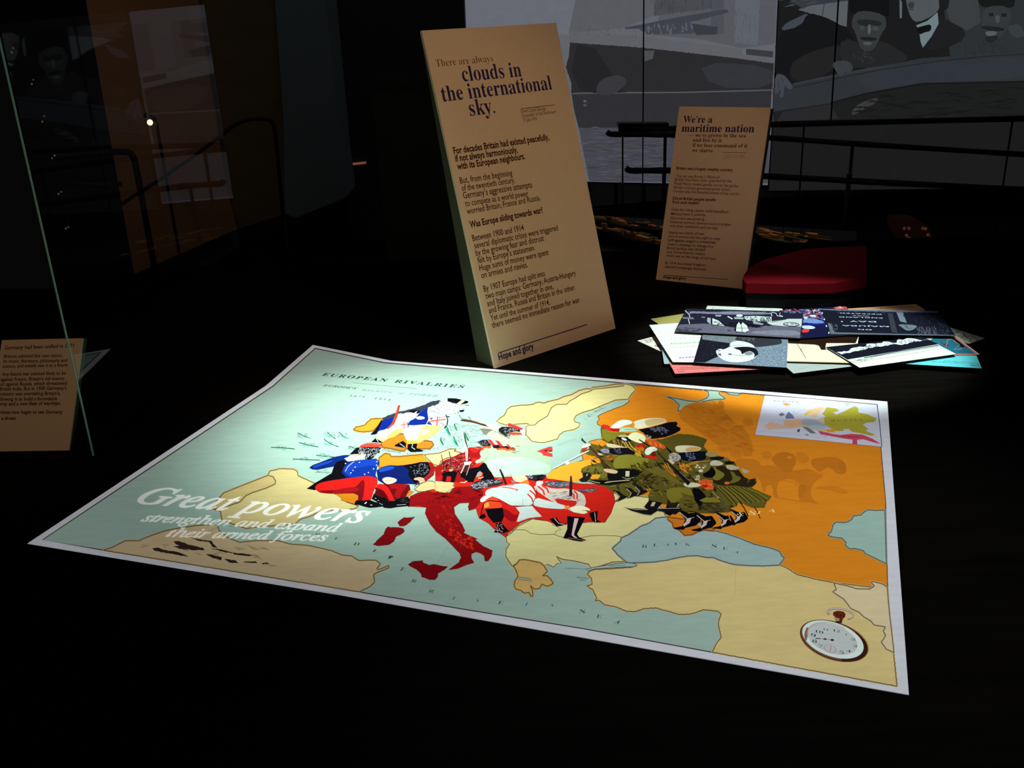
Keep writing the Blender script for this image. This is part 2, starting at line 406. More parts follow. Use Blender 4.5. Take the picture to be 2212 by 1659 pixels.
p.poly('720,260 900,330 1000,280 1200,400 1180,440 820,500 700,440', (36, 37, 38), sm=1)
p.poly('770,-60 1060,-60 1100,90 1050,120 780,90', (18, 19, 20)); p.poly('1060,-60 1130,-60 1130,170 1060,170', (26, 27, 28))
p.poly('785,175 815,88 900,75 1025,105 1042,165 1035,200 1000,250 975,320 930,368 870,365 838,300 820,235', (52, 55, 57), sm=1)
p.poly('830,135 1010,150 1000,190 925,175 900,190 835,175', (34, 36, 37), sm=1); p.poly('905,175 930,175 928,240 908,250', (84, 90, 92), sm=1)
p.poly('845,262 975,268 965,295 860,288', (30, 31, 32), sm=1); p.poly('870,300 940,300 930,325 880,322', (76, 80, 80), sm=1); p.ell(960, 205, 26, 16, (66, 70, 70)); p.ell(868, 200, 20, 16, (62, 66, 66))
p.hatch('800,370 940,380 960,450 820,460', 30, (50, 50, 50), 40, 7, 60, 30)
p.poly('1170,-60 1450,-60 1420,60 1380,110 1260,165 1215,130 1190,60', (78, 83, 87), sm=1); p.poly('1190,20 1240,10 1235,60 1200,60', (52, 54, 56), sm=1); p.line('1195,65 1235,70', 7, (44, 46, 48))
p.poly('1410,-60 1500,-60 1480,60 1420,90', (26, 28, 29))
p.poly('1120,150 1250,185 1290,340 1230,390 1080,330', (26, 27, 28)); p.poly('1410,90 1480,150 1620,220 1560,320 1300,370 1370,250', (30, 31, 33), sm=1)
p.poly('1250,182 1330,150 1405,88 1412,170 1362,260 1300,342 1283,300 1272,210', (108, 124, 128)); p.poly('1252,200 1300,185 1360,172 1358,222 1310,232 1275,250', (16, 18, 20), sm=1)
p.poly('1132,-20 1150,20 1148,130 1134,130', (92, 104, 110))
p.poly('1700,-60 1950,-60 1960,30 1930,60 1740,60 1690,20', (24, 26, 26), sm=1)
p.poly('1735,60 1800,40 1905,45 1935,110 1905,205 1860,260 1790,290 1740,240 1715,150', (50, 54, 56), sm=1)
p.poly('1770,95 1800,90 1805,115 1775,118', (28, 30, 31)); p.poly('1860,95 1900,98 1895,120 1862,118', (28, 30, 31)); p.poly('1815,110 1850,110 1845,165 1820,165', (70, 74, 76), sm=1)
p.poly('1710,180 1890,200 1870,225 1730,215', (30, 32, 33), sm=1); p.poly('1738,225 1830,222 1820,255 1760,262', (84, 90, 90), sm=1); p.poly('1740,262 1850,250 1800,310 1750,300', (34, 36, 37), sm=1)
p.poly('1890,190 1985,165 2020,230 2031,260 1950,275', (52, 60, 60), sm=1); p.hatch('1560,300 1700,250 1900,300 1950,380 1560,390', 50, (40, 43, 45), 60, 8, 70, 30)
p.poly('238,530 300,530 345,580 372,632 330,640 310,600 300,700 270,690 262,650 240,690', (64, 67, 74), sm=1); p.hatch('250,560 350,580 300,690 250,690', 8, (38, 40, 42), 50, 6, 75, 10)
p.poly('645,455 700,430 780,440 802,495 770,520 740,510 715,550 690,530 670,500', (56, 60, 64), sm=1)
p.build('projected_photograph', t2)
h = on_y(6.885)
solid('panel_joint', [h(1813, -40), h(1815.5, -40), h(1796.5, 260), h(1794, 260)], (0, .01, 0), M_joint, t2)
# ------------------------------------------------------------------ handrails, lamp, models in the background
M_rail = mat('black_rail_enamel', (9, 9, 10), .35, .35)
def px_tube(name, p, Y, rpx, parent, rad=.05, m=None, seg=12, mesh=True):
    h = on_y(Y); P = [h(*a) for a in pts(p)]; r = rpx / FPX * (P[0] - CAM).length
    if len(P) > 2: P = bend(P, 6, rad)
    return mesh_obj(name, *tube(P, r, seg), m or M_rail, parent, smooth=True)
def floor_post(name, x, y, Y, rpx, parent, yb=None):
    h = on_y(Y); a = h(x, y); r = rpx / FPX * (a - CAM).length
    return mesh_obj(name, *tube([a, Vector((a.x, a.y, 0.0))], r, 10), M_rail, parent, smooth=True)
r1 = thing('handrail', 'long black handrail running just below the projected boat men', 'handrail', on_y(6.3)(1700, 420))
h = on_y(6.3); a, b = h(1340, 274), h(2260, 255)
px_tube('top_rail', '1336,281 1438,279 1669,269 2260,255', 6.3, 6.6, r1)
solid('cap_board', [h(1336, 267), h(1445, 266), h(1445, 276), h(1336, 277)], (0, .1, 0), M_rail, r1)
for x, y in ((1345, 282), (1737, 270), (2187, 262)): floor_post('post', x, y, 6.3, 2.0, r1)
r2 = thing('handrail', 'sloping black handrail with a hooked end below the longest rail', 'handrail', on_y(5.9)(1700, 420))
px_tube('top_rail', '1311,285 1317,290 1440,291 1669,298 1840,310 2260,337', 5.9, 6.3, r2, .03)
for x, y in ((1437, 291), (1842, 311)): floor_post('post', x, y, 5.9, 3.6, r2)
r3 = thing('handrail', 'lowest black handrail with a warm glint, behind the smaller text panel', 'handrail', on_y(5.5)(1700, 500))
px_tube('top_rail', '1352,363 1359,369 1440,368 1660,381 1900,394 2260,412', 5.5, 7.0, r3, .03)
for x, y in ((1434, 369), (1832, 391)): floor_post('post', x, y, 5.5, 3.8, r3)
px_tube('collar', '1835,376 1834,388', 5.5, 6, r3)
r4 = thing('handrail', 'black square-ended handrail at the left in front of the brown partition', 'handrail', on_y(4.2)(333, 560))
px_tube('top_rail', '110,340 150,337 276,326 290,338 333,574 357,706 381,838', 4.2, 6.6, r4, .06)
px_tube('lower_rail', '120,400 262,398', 4.2, 5.0, r4)
r5 = thing('handrail', 'thin black stair handrail sloping up across the brown partition', 'handrail', on_y(5.3)(600, 480))
px_tube('top_rail', '262,441 350,385 440,322 520,259 584,255 594,275 612,470', 5.3, 4.0, r5, .08)
floor_post('post', 612, 470, 5.3, 4.0, r5)
# lamp
LY = 5.4
lp = thing('reading_lamp', 'slender black floor lamp with a tiny glowing bulb at the left', 'lamp', on_y(5.4)(403, 640))
px_tube('stand', '322,258 338,262 344,300 388,552 401,628', LY, 3.4, lp, .02); floor_post('stand', 401, 628, LY, 3.4, lp)
px_tube('lamp_shade', '312,247 336,259', LY, 5.5, lp)
h = on_y(LY - .02); c = h(324, 264.5)
mesh_obj('orb', *ball(c, .0029 * LY), mat('warm_bulb', (255, 220, 180), .5, .1, emit=((255, 205, 150), 3.0)), lp, smooth=True)
c = on_y(LY)(402, 640); mesh_obj('base', *tube([Vector((c.x, c.y, 0)), Vector((c.x, c.y, .02))], .09, 20), M_rail, lp)
# long relief model of ships, lit orange, on a low black case
M_or = mat('pale_timber_deck', (205, 150, 96), .7, .1); M_gr = mat('weathered_green_grey', (92, 96, 78), .8, .1); M_hull = mat('dark_hull', (30, 28, 26), .6, .1)
cs = thing('model_plinth', 'low black plinth under the orange lit ship models', 'plinth', on_z(0)(1500, 700))
hz6 = on_z(.45)
solid('plinth_top', [hz6(*a) for a in pts('1240,462 1850,500 1850,590 1240,560')], (0, 0, -.05), M_black, cs)
cc = [hz6(*a) for a in pts('1250,470 1840,506 1840,580 1250,550')]
solid('base', [p + Vector((0, 0, -.05)) for p in cc], (0, 0, -.40), M_black, cs)
hz7 = on_z(.50)
def ship_model(label, p0, p1, width, seed, n, group='orange lit ship models'):
    rnd = random.Random(seed); a, b = hz7(*p0), hz7(*p1); d = (b - a); L = d.length; d.normalize(); s = Vector((-d.y, d.x, 0))
    t = thing('ship_model', label, 'model ship', (a + b) / 2 - Vector((0, 0, .05)), group)
    H = []
    for k in range(13):
        u = k / 12; wd = width * (1 - abs(2 * u - 1) ** 2.6) * .5 + .002; H.append((a + d * L * u, wd))
    ring = [p + s * w_ for p, w_ in H] + [p - s * w_ for p, w_ in reversed(H)]
    solid('hull', ring, (0, 0, -.05), M_hull, t)
    c0 = sum(ring, Vector()) / len(ring)
    solid('deck', [c0 + (p - c0) * .94 + Vector((0, 0, .0012)) for p in ring], (0, 0, .004), M_hull if seed % 2 else M_gr, t)
    for k in range(n):
        u = rnd.uniform(.05, .95); v = rnd.uniform(-.32, .32) * width; q = a + d * L * u + s * v + Vector((0, 0, .0055)); l = rnd.uniform(.01, .05); w_ = rnd.uniform(.004, .012)
        solid('deck_house', [q - d * l - s * w_, q + d * l - s * w_, q + d * l + s * w_, q - d * l + s * w_], (0, 0, rnd.uniform(.004, .02)), M_or if rnd.random() < .7 else M_gr, t)
    for u in (.3, .55, .75):
        q = a + d * L * u; mesh_obj('mast', *tube([q, q + Vector((0, 0, .07))], .0015, 6), M_hull, t)
ship_model('long ship model with orange lit deck, left of the smaller text panel, nearest row', (1288, 492), (1460, 536), .10, 3, 26)
ship_model('ship model with orange lit deck in the farther row left of the smaller text panel', (1280, 477), (1450, 500), .09, 5, 24)
ship_model('small orange lit ship model just right of the smaller text panel', (1632, 503), (1740, 528), .12, 8, 22)
ship_model('grey ship model farthest right on the plinth beside the red bench', (1700, 508), (1800, 520), .07, 9, 12)
# group of small glowing caps at the right: model with gun turrets
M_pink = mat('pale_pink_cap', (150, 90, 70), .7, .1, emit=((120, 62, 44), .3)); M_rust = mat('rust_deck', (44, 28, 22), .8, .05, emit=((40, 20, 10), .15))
mt = thing('turret_model', 'small rust coloured model with rows of pale round caps at the right', 'model', on_y(4.3)(1980, 545))
h = on_y(4.3)
solid('deck', [h(*a) for a in pts('1938,476 1985,476 2008,492 2016,520 1990,535 1960,528 1940,500')], (0, .12, 0), M_rust, mt)
for x, y in ((1951, 492), (1961, 492), (1956, 507), (1961, 513), (1967, 519), (1991, 492), (1997, 493), (2002, 506), (2008, 513), (2015, 519)):
    mesh_obj('round_cap', *ball(h(x, y) + Vector((0, -.012, 0)), .0075, 10, 6), M_pink, mt, smooth=True)
q = h(1976, 530); solid('stand', [Vector((q.x - .05, 4.32, 0)), Vector((q.x + .05, 4.32, 0)), Vector((q.x + .05, 4.40, 0)), Vector((q.x - .05, 4.40, 0))], (0, 0, q.z), M_black, mt)
# ------------------------------------------------------------------ text panels
M_panel = mat('cream_card_panel', (228, 203, 166), .38, .45, noise=(60, .04, (1, 1, 1)))
M_edge = mat('pale_panel_edge', (170, 180, 160), .6, .2); M_wedge = mat('olive_panel_side', (70, 72, 52), .7, .15, noise=(9, .5, (1, 1, 1)))
M_ink = print_mat('printed_ink', diffuse=1.0, grain=.0)
BLUE, BROWN, LBR = (52, 46, 88), (58, 34, 20), (118, 82, 44)
def sign(label, bl, yaw, lean, w_, h_, wedge, back, thick, z=TZ):
    z += .0022
    yaw = math.radians(yaw); lean = math.radians(lean)
    e = Vector((math.cos(yaw), math.sin(yaw), 0)); n = Vector((e.y, -e.x, 0)); u = Vector((0, 0, math.cos(lean))) - n * math.sin(lean)
    b = Vector((bl[0], bl[1], z)); nn = e.cross(u).normalized()
    t = thing('text_panel', label, 'text panel', b + e * w_ / 2)
    q = [b, b + e * w_, b + e * w_ + u * h_, b + u * h_]
    fc = solid('panel_face', q, -nn * thick, M_panel, t)
    o2 = -nn * thick + u * .004
    g = [b + o2 + e * .002, b + o2 + e * .002 + u * (h_ - .006), b + e * .002 - n * (back + thick) + u * (h_ - .006) + Vector((0, 0, -.001)) - u * 0, b + e * .002 - n * (wedge + thick)]
    g[0].z = z; 
    g[3].z = z
    solid('back_body', g, e * (w_ - .004), M_wedge, t)
    return fc, Print(on_plane(b, nn), nn, 2e-5, M_ink)
t, p = sign('tall tilted cream text panel headed clouds in the international sky', (-0.03582, 1.99854), 39.287, 15.01, .38706, .74022, .062, .004, .007)
p.at(880, 30, 4.148)
p.text('There are always', (262, 474), (772, 428), LBR, 'serif', 1.05, -.012)
p.text('clouds in', (500, 606), (1028, 560), BLUE, 'serif', 1.08, .0); p.text('the international', (318, 787), (1300, 676), BLUE, 'serif', 1.08, .0); p.text('sky.', (565, 915), (790, 888), BLUE, 'serif', 1.08, .0)
p.line('1020,850 1322,815', 5, BROWN)
p.text('David Lloyd George', (1020, 887), (1242, 862), BROWN, 'sans', 1.3); p.text('Chancellor of the Exchequer', (1028, 930), (1335, 888), BROWN, 'sans', 1.3); p.text('17 July 1914', (1040, 970), (1162, 952), BROWN, 'sans', 1.3)
def body(p, rows, c, vy, bold=.014, off=.007):
    for t_, a, b, bo in rows: p.text(t_, a, b, c, 'sans', vy, bold + .012 if bo else off)
body(p, [('For decades Britain had existed peacefully,', (418, 1256), (1272, 1128), 1), ('if not always harmoniously,', (433, 1325), (992, 1243), 1), ('with its European neighbours.', (450, 1396), (1057, 1300), 1),
 ('But, from the beginning', (475, 1521), (943, 1450), 0), ('of the twentieth century,', (490, 1588), (966, 1512), 0), ('Germany’s aggressive attempts', (503, 1656), (1120, 1555), 0)], BROWN, 1.28)
p.at(920, 420, 4.148)
body(p, [('to compete as a world power', (355, 108), (920, 14), 0), ('worried Britain, France and Russia.', (370, 178), (1028, 52), 0), ('Was Europe sliding towards war?', (397, 299), (1050, 164), 1),
 ('Between 1900 and 1914', (420, 419), (880, 322), 0), ('several diplomatic crises were triggered', (437, 485), (1185, 322), 0), ('by the growing fear and distrust', (450, 552), (1060, 415), 0), ('felt by Europe’s statesmen.', (468, 618), (980, 499), 0),
 ('Huge sums of money were spent', (482, 686), (1102, 540), 0), ('on armies and navies.', (498, 752), (915, 652), 0),
 ('By 1907 Europe had split into', (520, 872), (1070, 730), 0), ('two main camps: Germany, Austria-Hungary', (537, 938), (1345, 724), 0), ('and Italy joined together in one,', (552, 1004), (1143, 846), 0),
 ('and France, Russia and Britain in the other.', (567, 1068), (1342, 852), 0), ('Yet until the summer of 1914,', (582, 1133), (1112, 987), 0), ('there seemed no immediate reason for war.', (595, 1198), (1386, 964), 0)], BROWN, 1.28)
p.line('648,1421 1443,1165', 8, (44, 40, 84)); p.text('Hope and glory', (655, 1486), (968, 1382), (40, 40, 88), 'sans', 1.28, .026)
p.build('lettering', t)
t, p = sign('smaller cream text panel headed We are a maritime nation, before the handrails', (0.43217, 2.67466), -31.879, 18.13, .26373, .49545, .03, .03, .006)
p.at(1400, 200, 3.77)
p.text("We’re a", (283, 244), (522, 246), BLUE, 'serif', 1.02, .005); p.text('maritime nation', (272, 319), (862, 324), BLUE, 'serif', 1.02, .005)
for t_, a, b in (('— we’ve grown by the sea', (330, 360), (795, 366)), ('and live by it;', (365, 400), (605, 404)), ('if we lose command of it', (360, 442), (808, 449)), ('we starve.', (357, 484), (535, 487))): p.text(t_, a, b, BROWN, 'serif', 1.0)
p.line('612,487 800,490', 3, BROWN)
for a, b, y, y2 in ((612, 790, 510, 514), (612, 795, 526, 530), (608, 642, 541, 542)): p.hatch([(a, y - 7), (b, y2 - 7), (b, y2 + 3), (a, y + 3)], int((b - a) / 3), BROWN, 7, 2.5, 80, 40)
rows = [('Britain was a hugely wealthy country.', (230, 626), (692, 642), 1), ('The sea was Britain’s lifeblood.', (228, 690), (586, 699), 0), ('British merchant ships, guarded by the', (218, 718), (680, 732), 0), ('Royal Navy, traded goods across the globe.', (215, 749), (737, 772), 0), ('British industry generated great riches.', (212, 782), (670, 801), 0), ('London was the financial centre of the world.', (207, 812), (740, 836), 0),
 ('Did all British people benefit', (200, 871), (550, 885), 1), ('from such wealth?', (197, 901), (415, 911), 1), ('Only the ruling classes really benefited.', (190, 961), (657, 983), 0), ('Millions lived in poverty.', (187, 997), (470, 1006), 0), ('Discontent was growing.', (182, 1031), (462, 1041), 0), ('Industrial workers downed tools in strikes', (178, 1062), (670, 1086), 0), ('over poor conditions and low pay.', (175, 1093), (570, 1114), 0),
 ('Nearly two thirds of men', (170, 1149), (455, 1160), 0), ('and no women had the right to vote.', (165, 1178), (590, 1201), 0), ('Suffragettes waged a sometimes', (160, 1211), (548, 1231), 0), ('violent campaign to change this.', (157, 1243), (535, 1264), 0), ('British politics was divided', (153, 1275), (463, 1291), 0), ('over Home Rule for Ireland,', (150, 1306), (467, 1324), 0), ('which was on the verge of civil war.', (147, 1335), (555, 1364), 0),
 ('By 1914 the United Kingdom', (140, 1396), (465, 1414), 0), ('seemed increasingly disunited.', (137, 1426), (475, 1450), 0), ('Hope and glory', (125, 1512), (312, 1524), 1)]
for t_, a, b, bo in rows: p.text(t_, a, b, BROWN, 'sans', 1.05, .022 if bo else .004)
p.line('130,1486 650,1521', 3, BLUE); p.build('lettering', t)
t, p = sign('small cream text panel about Germany standing inside the glass case', (-1.01808, 1.66888), -4.08, 36.61, .16613, .22506, .02, .02, .004)
p.at(0, 680, 4.147)
for t_, a, b in (('Germany had been unified in 1871', (40, 312), (660, 292)), ('Britons admired this new nation,', (35, 386), (560, 378)), ('its music, literature, philosophy and', (28, 430), (600, 422)), ('science, and initially saw it as a future', (22, 475), (605, 462)),
 ('Any future war seemed likely to be', (15, 546), (590, 536)), ('against France, Britain’s old enemy,', (5, 594), (580, 583)), ('or against Russia, which threatened', (0, 637), (598, 626)), ('British India. But in 1900 Germany’s', (-5, 680), (595, 670)), ('industry was overtaking Britain’s,', (-10, 724), (540, 717)), ('allowing it to build a formidable', (-15, 770), (510, 765)), ('army and a new fleet of warships.', (-20, 814), (545, 806)),
 ('Britons now began to see Germany', (-25, 888), (560, 884)), ('as a threat.', (-30, 942), (145, 940))): p.text(t_, a, b, (70, 34, 16), 'sans', 1.1, .018)
p.build('lettering', t)

# ------------------------------------------------------------------ glass case
g = bpy.data.materials.new('showcase_glass'); g.use_nodes = True; nt = g.node_tree; nt.nodes.remove(nt.nodes['Principled BSDF'])
tr = nt.nodes.new('ShaderNodeBsdfTransparent'); tr.inputs[0].default_value = (.96, .98, .97, 1); gl = nt.nodes.new('ShaderNodeBsdfGlossy'); gl.inputs['Roughness'].default_value = .02; gl.inputs[0].default_value = (1, 1, 1, 1)
fr = nt.nodes.new('ShaderNodeFresnel'); fr.inputs[0].default_value = 1.42; mx = nt.nodes.new('ShaderNodeMixShader')
ge_ = nt.nodes.new('ShaderNodeNewGeometry'); sb = nt.nodes.new('ShaderNodeMath'); sb.operation = 'SUBTRACT'; sb.inputs[0].default_value = 1.0; ml = nt.nodes.new('ShaderNodeMath'); ml.operation = 'MULTIPLY'
nt.links.new(ge_.outputs['Backfacing'], sb.inputs[1]); nt.links.new(fr.outputs[0], ml.inputs[0]); nt.links.new(sb.outputs[0], ml.inputs[1]); nt.links.new(ml.outputs[0], mx.inputs[0]); nt.links.new(tr.outputs[0], mx.inputs[1]); nt.links.new(gl.outputs[0], mx.inputs[2]); nt.links.new(mx.outputs[0], nt.nodes['Material Output'].inputs[0])
gc = thing('glass_showcase', 'glass display case with a thin greenish corner edge at the left', 'showcase', A)
ZT = 2.1
def pane(a, b, name):
    d = (b - a).normalized(); n = Vector((-d.y, d.x, 0)) * .0012
    solid(name, [a, b, Vector((b.x, b.y, ZT)), Vector((a.x, a.y, ZT))], n, g, gc)
z1 = Vector((0, 0, .0012)); pane(A + z1, D + z1 + (D - A) * 2, 'glass_pane'); pane(A + z1 + (B - A) * .01, B + z1, 'glass_pane')
M_ge = mat('green_glass_edge', (120, 170, 150), .3, .5, emit=((60, 85, 74), .25))  # slight emission put in for light caught by the glass edge
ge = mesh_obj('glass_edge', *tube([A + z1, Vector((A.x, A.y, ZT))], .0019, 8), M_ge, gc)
# glowing dots made up for LED reflections in the glass, on an added wire
Mb = mat('led_reflection', (120, 110, 80), .5, .1, emit=((110, 100, 70), .3)); h = on_y(1.75); W = []
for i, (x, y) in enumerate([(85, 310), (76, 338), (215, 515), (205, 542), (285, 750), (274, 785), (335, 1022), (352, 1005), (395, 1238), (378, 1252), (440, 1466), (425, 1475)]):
    q = h(x / 2.989, y / 2.989); W.append(q); mesh_obj('orb', *ball(q, .0019 if i % 2 else .0015, 8, 5), Mb, gc)
mesh_obj('added_wire', *tube([w_ + Vector((0, .004, 0)) for w_ in W[::2]], .0009, 6), M_black, gc)

# ------------------------------------------------------------------ the lit map
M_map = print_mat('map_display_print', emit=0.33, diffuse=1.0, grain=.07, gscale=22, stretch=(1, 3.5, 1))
SEA, TAN, YEL, ORG, RED, DRED, INKC = (162, 190, 178), (208, 188, 132), (222, 214, 150), (224, 138, 34), (205, 36, 26), (140, 16, 20), (14, 14, 18)
LINE = (92, 74, 46)
HALO = [(7, (196, 160, 96))]
mp_ = thing('map_display', 'large brightly lit map of Europe with white border, lying on the black table', 'map', tab(1000, 1080))
OUT = [(676, 746), (847, 780.5), (1916.7, 868.5), (1963, 1502), (740, 1287), (60, 1175), (574, 834.5)]
q = [tab(*a) for a in OUT]
sh = solid('border_sheet', [a + Vector((0, 0, .0012)) for a in q], (0, 0, -.0011), M_map, mp_, col=lin((212, 215, 223)))
m = Print(on_z(TZ + .0012), (0, 0, 1), 4e-6, M_map)
FR = '681,752.5 830,783.5 1120,808 1895,874 1913,1085 1917,1260 1937,1482 1260,1358 993,1314.6 740,1273 221,1188 92,1166 258,1055 589,834.6'
m.poly(FR, SEA, edge=(70, 62, 60), ew=2.4)
m.build('sea_print', mp_)
# lands -----------------------------------------------------------
def land(p, c, **k): m.poly(p, c, edge=LINE, ew=k.pop('ew', m.sc * 1.7), rough=k.pop('rough', 0), halo=[(m.sc * 4.2, tuple(int(a * .93) for a in c))] , **k)
m.at(950, 820, 4.484)
m.poly('1811,50 2030,62 2200,75 4237,242 4318,1188 4338,2070 3820,1990 3300,1860 2600,1600 2000,1420 1870,1380 1840,1290 1850,1260 1700,1180 1560,990 1030,985 1080,885 1200,830 1390,780 1375,730 1365,700 1385,655 1450,600 1475,590 1545,575 1600,590 1615,605 1570,570 1560,490 1565,450 1530,435 1525,410 1545,385 1530,358 1545,345 1620,310 1700,280 1780,250 1835,215 1825,190', ORG, edge=LINE, ew=7, rough=2)
m.poly('1030,985 1030,940 1080,885 1160,842 1300,800 1450,775 1600,810 1620,900 1560,985 1250,992', (236, 168, 50))
land('550,405 585,370 620,350 640,320 650,290 690,262 780,248 830,248 900,240 930,225 960,218 1010,228 1050,212 1150,190 1200,165 1280,145 1350,105 1420,88 1470,92 1475,75 1600,62 1700,45 1790,40 1780,60 1600,82 1490,92 1455,112 1370,140 1300,185 1262,205 1230,238 1130,240 1080,272 1060,315 1045,352 960,402 920,440 880,442 840,425 770,430 640,440 590,425', TAN)
land('1790,40 1850,52 1895,85 1890,110 1855,145 1825,190 1790,192 1700,200 1600,240 1480,290 1380,320 1320,350 1298,388 1315,412 1360,425 1345,460 1300,485 1240,495 1200,505 1160,535 1140,575 1060,598 1000,612 940,606 890,598 860,560 835,535 838,450 880,442 920,440 960,402 1045,352 1060,315 1080,272 1130,240 1230,238 1262,205 1300,185 1370,140 1455,112 1490,92 1600,82 1780,60', YEL)
m.at(740, 1050, 3.95)
land('1395,430 1400,480 1425,492 1395,540 1393,600 1430,660 1480,720 1497,770 1470,810 1463,850 1480,880 1520,890 1550,915 1590,908 1610,945 1625,938 1620,890 1603,850 1640,882 1682,872 1700,838 1750,857 1797,832 1780,800 1745,765 1708,765 1748,728 1718,680 1750,668 1800,692 1830,662 1868,662 1838,618 1825,602 1872,625 1980,640 2100,668 2122,700 2212,680 2300,650 2460,640 2560,640 2700,600 2760,590 2860,630 2560,520 2480,420 2700,400 2800,330 2840,300 2760,260 2720,180 2640,100 2300,60 2150,260 2000,330 1620,280 1500,340 1440,400', YEL)
land('1455,680 1485,663 1510,630 1560,628 1620,640 1690,655 1718,680 1748,728 1708,765 1745,765 1780,800 1797,832 1750,857 1700,838 1682,872 1640,882 1603,850 1620,890 1625,938 1610,945 1590,908 1550,915 1520,890 1480,880 1463,850 1470,810 1497,770 1480,720', (214, 178, 106), rough=1)
m.poly('1500,778 1560,784 1612,796 1615,812 1560,802 1500,796', SEA, edge=LINE, ew=4)
m.line('1410,395 1450,378 1500,372 1560,375 1610,405 1690,415 1800,412 1850,430 1960,455 2040,440 2120,425 2212,422 2330,425 2420,440', 4.5, LINE); m.line('1810,412 1822,385 1865,372 1830,345 1790,330', 4.5, LINE)
m.line('1455,690 1485,663 1510,630 1560,628 1620,640 1690,655 1718,680', 4.5, LINE)
m.at(1260, 1090, 3.072)
land('25,460 45,440 80,430 200,425 320,416 356,406 345,390 400,385 480,380 560,366 640,350 700,341 760,340 820,352 860,350 920,375 1000,398 1100,405 1200,408 1300,400 1340,415 1420,465 1560,500 1660,518 2015,560 2082,1206 855,980 885,920 915,880 908,850 897,800 900,770 914,725 890,708 800,698 720,725 640,730 560,708 480,686 400,692 350,710 290,710 220,680 140,665 105,635 78,640 90,620 62,565 22,540 58,530 55,490', (220, 200, 136), rough=1.5)
land('1660,520 1740,537 1820,560 1900,561 1932,540 1908,516 1925,512 1980,525 2016,546 2030,700 2062,982 2010,960 1978,912 2006,870 1992,840 2004,812 1930,800 1905,770 1860,745 1830,715 1775,690 1730,630 1655,580 1680,562', (222, 206, 164), rough=1)
land('290,385 230,335 192,290 225,262 250,240 250,222 300,200 380,145 440,122 480,90 562,82 600,120 800,120 862,172 940,190 1040,225 1140,265 1230,285 1300,310 1320,345 1335,355 1300,402 1200,408 1100,405 1000,398 920,375 860,352 820,352 760,340 700,341 640,350 560,368 480,381 400,385 320,388', (158, 186, 182), rough=1)
land('556,82 620,92 740,105 800,118 872,168 862,176 800,168 765,178 722,200 672,205 640,172 598,150 590,122 560,100', (206, 120, 34))
m.poly('745,115 780,128 800,150 770,142', SEA)
m.poly('20,430 60,418 160,402 250,390 292,386 345,392 356,404 330,413 200,419 80,427 30,442', (160, 190, 184), edge=LINE, ew=3.5)
m.at(1560, 820, 3.771)
land('1326,1063 1250,1066 1180,1062 1150,1085 1130,1104 1070,1110 1055,1140 1020,1160 990,1165 930,1160 905,1180 890,1235 860,1268 900,1284 975,1292 1010,1330 1002,1352 1040,1380 1080,1376 1152,1395 1160,1415 1250,1458 1338,1502', (160, 192, 180), rough=1)
m.at(1200, 800, 4.366)
land('1050,250 1140,266 1250,288 1340,296 1420,265 1446,235 1438,205 1395,185 1540,196 1546,225 1602,264 1590,273 1500,276 1390,295 1350,320 1345,350 1367,376 1350,386 1290,360 1332,394 1240,385 1150,382 1168,330 1120,280', (158, 190, 170), rough=1)
land('1605,207 1752,220 1722,238 1650,230', (158, 190, 170))
# africa, iberia
m.at(40, 980, 2.765)
land('505,577 560,560 600,540 640,520 720,520 790,490 880,460 960,445 1060,430 1130,425 1190,425 1195,455 1250,502 1320,530 1420,520 1550,520 1620,540 1740,550 1870,580 1930,605 1990,612 2035,640 2090,636 2135,637 2162,658 2140,690 2155,692 2212,668 2212,682 2140,712 2122,722 2125,770 2100,795 2036,826 1936,810 900,641', (206, 184, 144), rough=1)
land('1490,130 1500,105 1560,90 1640,92 1665,105 1670,132 1730,160 1800,190 1930,262 1960,290 2030,312 2012,328 1930,340 1860,338 1790,352 1740,376 1690,390 1650,420 1540,430 1430,438 1360,448 1290,425 1215,395 1205,345 1160,332 1168,300 1195,270 1225,235', (208, 190, 132), rough=1)
land('1490,130 1520,138 1536,165 1532,182 1480,206 1400,232 1360,250 1320,290 1235,318 1162,333 1168,300 1195,270 1225,235 1350,185', (200, 176, 118))
m.hatch('780,560 900,500 1500,560 1540,680 1200,690 900,620', 10, (180, 152, 104), 90, 14, 12, 10)
for s_ in ('800,565 830,562 870,575 960,590 1022,618 960,608 860,590 810,580', '925,525 960,523 1020,545 1100,562 1112,578 1060,572 990,560 940,542', '925,552 970,550 1050,565 1110,575 1060,578 960,570', '1110,600 1150,602 1215,618 1210,638 1160,625', '1225,628 1300,640 1315,655 1260,652', '1270,592 1340,596 1400,606 1380,614 1290,604', '1340,645 1420,645 1425,655 1350,652', '1450,655 1480,650 1500,658 1460,663', '1015,500 1080,512 1150,520 1170,545 1190,565 1160,560 1140,530 1080,522', '1140,565 1210,572 1290,595 1240,592'): m.poly(s_, (52, 42, 34), rough=2)
for s_ in ('735,545 780,548 730,562', '860,545 900,548 870,560', '1400,605 1440,610 1410,625'): m.line(s_, 4, (160, 120, 76))
m.at(740, 1050, 3.95)
